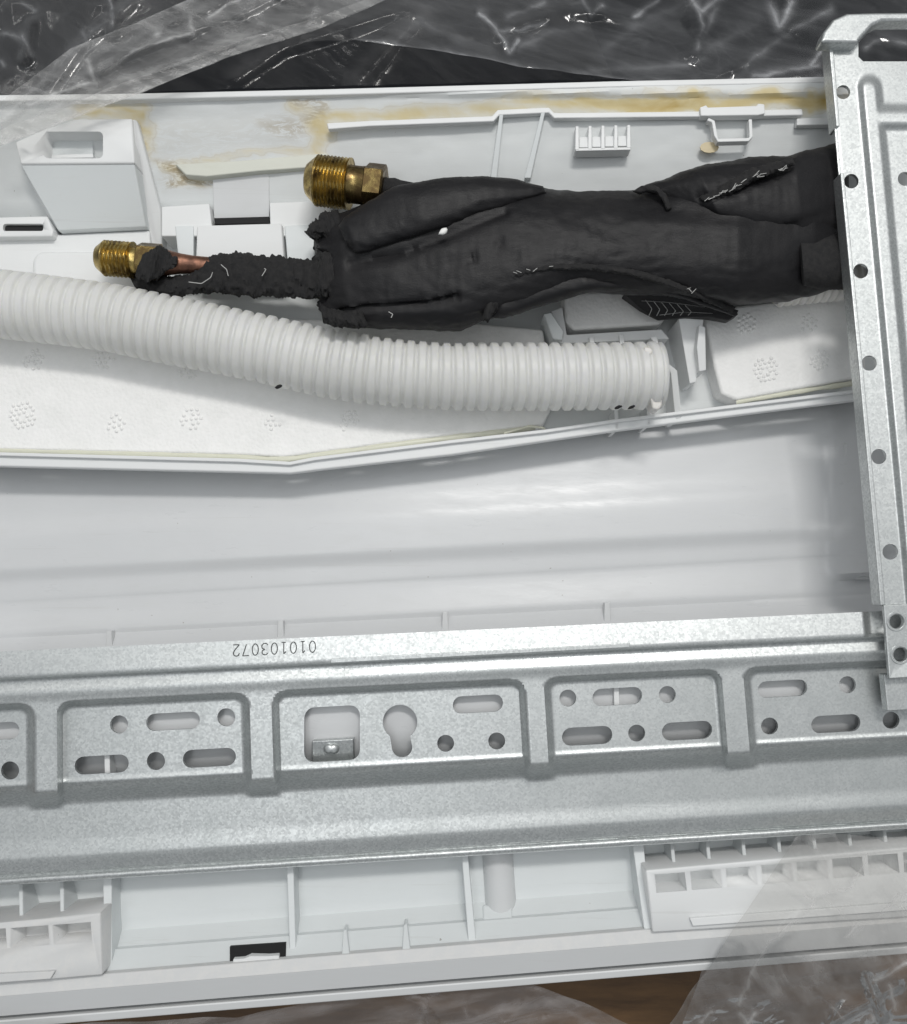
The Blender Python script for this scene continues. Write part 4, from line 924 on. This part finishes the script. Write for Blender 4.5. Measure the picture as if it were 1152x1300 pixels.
sheet('plastic_sheet', 'grey see through plastic behind the veil in the far upper left corner', [(-60, -80), (100, -80), (400, -80)], [(-60, 128), (60, 119), (150, 100), (330, 20)], lambda s, t: lerp(-80, -50, t), film('grey_plastic_film', 0.03, (0.8, 0.81, 0.84), ang=60, streak=0.7, rough=0.17, gloss=2, edge=0.2, crease_glint=0.03, cell=60, bmp=0.05), 260, 110, [([(40, 30), (35, 60), (30, 75)], 7, 10), ([(140, 0), (145, 40)], 7, 9), ([(10, 45), (30, 60), (36, 72)], 6, 8), ([(60, 119), (100, 60), (180, -10)], 9, 8)], [(40, 20, 50, 40, 15, 4.5), (140, 15, 40, 30, 16, 4.5), (60, 60, 90, 60, 44, 6)], 21, fold_glints=[([(28, 45), (40, 70)], 3, .6), ([(0, 43), (28, 47)], 4, .3), ([(139, 0), (144, 21), (141, 32)], 3, .5), ([(28, 5), (46, 14)], 3, .7), ([(60, 119), (100, 55), (180, -10)], 12, .12), ([(0, 78), (6, 84)], 3, .4), ([(106, 40), (112, 62)], 5, .2)], amp=1.0)
sheet('plastic_sheet', 'thin dark plastic stretched behind the rim at top centre', [(-60, -80), (360, -80), (700, -80)], [(-60, 124), (330, 112), (780, 100)], lambda s, t: lerp(-200, -170, t), film('faint_plastic_film', 0.012, edge=0.2, ang=38, streak=3, crease_glint=0.02, cell=50, vs=0.12, bmp=0.06), 160, 60, [([(450, 110), (500, 50), (530, 20)], 12, 14), ([(300, 100), (360, 60), (520, 10)], 10, 12)], (), 31, fold_glints=[([(300, 100), (360, 60), (420, 44)], 5, .07), ([(463, 104), (520, 40), (540, 18)], 16, .09)])
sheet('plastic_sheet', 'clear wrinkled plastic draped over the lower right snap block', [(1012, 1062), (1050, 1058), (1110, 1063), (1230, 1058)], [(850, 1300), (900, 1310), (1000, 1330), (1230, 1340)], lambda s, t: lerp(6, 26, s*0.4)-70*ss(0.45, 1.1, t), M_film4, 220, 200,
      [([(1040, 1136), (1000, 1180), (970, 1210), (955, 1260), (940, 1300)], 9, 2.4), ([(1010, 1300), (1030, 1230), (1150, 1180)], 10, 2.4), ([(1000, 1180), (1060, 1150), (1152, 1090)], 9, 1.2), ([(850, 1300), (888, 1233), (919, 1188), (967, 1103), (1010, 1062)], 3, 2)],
      [(1100, 1262, 80, 34, 18, 4), (960, 1285, 60, 24, 18, 4), (1090, 1170, 110, 70, 60, 3)], 5, fold_glints=[([(964, 1105), (1000, 1122), (1030, 1143), (1040, 1136), (1082, 1126), (1103, 1084)], 2.5, .4), ([(1040, 1136), (1019, 1164), (978, 1195), (960, 1223), (939, 1275)], 5, .45), ([(850, 1300), (888, 1233), (919, 1188), (967, 1103), (1010, 1062)], 2.5, .55), ([(914, 1190), (924, 1182)], 3, 1), ([(1082, 1188), (1152, 1133)], 4, .3), ([(1074, 1190), (1088, 1176)], 3, .8), ([(1012, 1110), (1036, 1132)], 3, .4), ([(1040, 1136), (1070, 1160)], 4, .3),
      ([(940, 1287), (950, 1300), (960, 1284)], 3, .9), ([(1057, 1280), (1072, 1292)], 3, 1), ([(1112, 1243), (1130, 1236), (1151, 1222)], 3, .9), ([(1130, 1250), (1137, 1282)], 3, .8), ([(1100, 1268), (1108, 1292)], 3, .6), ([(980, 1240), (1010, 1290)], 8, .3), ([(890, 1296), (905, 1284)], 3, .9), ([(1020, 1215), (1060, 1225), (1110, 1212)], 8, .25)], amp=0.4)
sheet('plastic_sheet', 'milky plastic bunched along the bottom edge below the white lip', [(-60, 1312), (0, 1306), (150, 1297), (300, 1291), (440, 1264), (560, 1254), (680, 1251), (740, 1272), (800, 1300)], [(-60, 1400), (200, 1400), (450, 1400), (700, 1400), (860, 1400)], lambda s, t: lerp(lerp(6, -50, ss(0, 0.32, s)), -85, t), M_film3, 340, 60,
      [([(520, 1262), (545, 1290), (560, 1320)], 8, 9), ([(300, 1290), (100, 1330)], 9, 8), ([(690, 1255), (640, 1300)], 8, 8)], [(540, 1272, 50, 22, 14, 4.5), (640, 1285, 70, 25, 22, 5), (400, 1290, 180, 30, 50, 6)], 6, fold_glints=[([(520, 1262), (540, 1268), (556, 1262)], 4, .6), ([(540, 1268), (536, 1290), (530, 1310)], 6, .5), ([(440, 1266), (560, 1256), (680, 1253), (760, 1285)], 4, .3), ([(590, 1280), (594, 1292)], 3, .5), ([(690, 1268), (740, 1292)], 6, .3), ([(640, 1275), (620, 1300)], 8, .2)])

sheet('plastic_sheet', 'shiny crumpled plastic heap in the lower right corner', [(893, 1229), (950, 1222), (1050, 1214), (1230, 1198)], [(830, 1400), (950, 1400), (1050, 1400), (1230, 1400)], lambda s, t: lerp(-60, -90, t), M_film3, 260, 110, [([(1100, 1240), (1120, 1290)], 7, 12), ([(1050, 1300), (1140, 1250)], 7, 10)], [(1120, 1270, 60, 30, 16, 6), (1050, 1290, 60, 26, 16, 6), (960, 1290, 60, 26, 18, 6), (1000, 1280, 200, 50, 50, 8)], 8, fold_glints=[([(1112, 1243), (1130, 1236), (1151, 1222)], 3, .7), ([(1057, 1278), (1090, 1290)], 4, .6), ([(950, 1292), (985, 1280)], 4, .5)], amp=1.0)
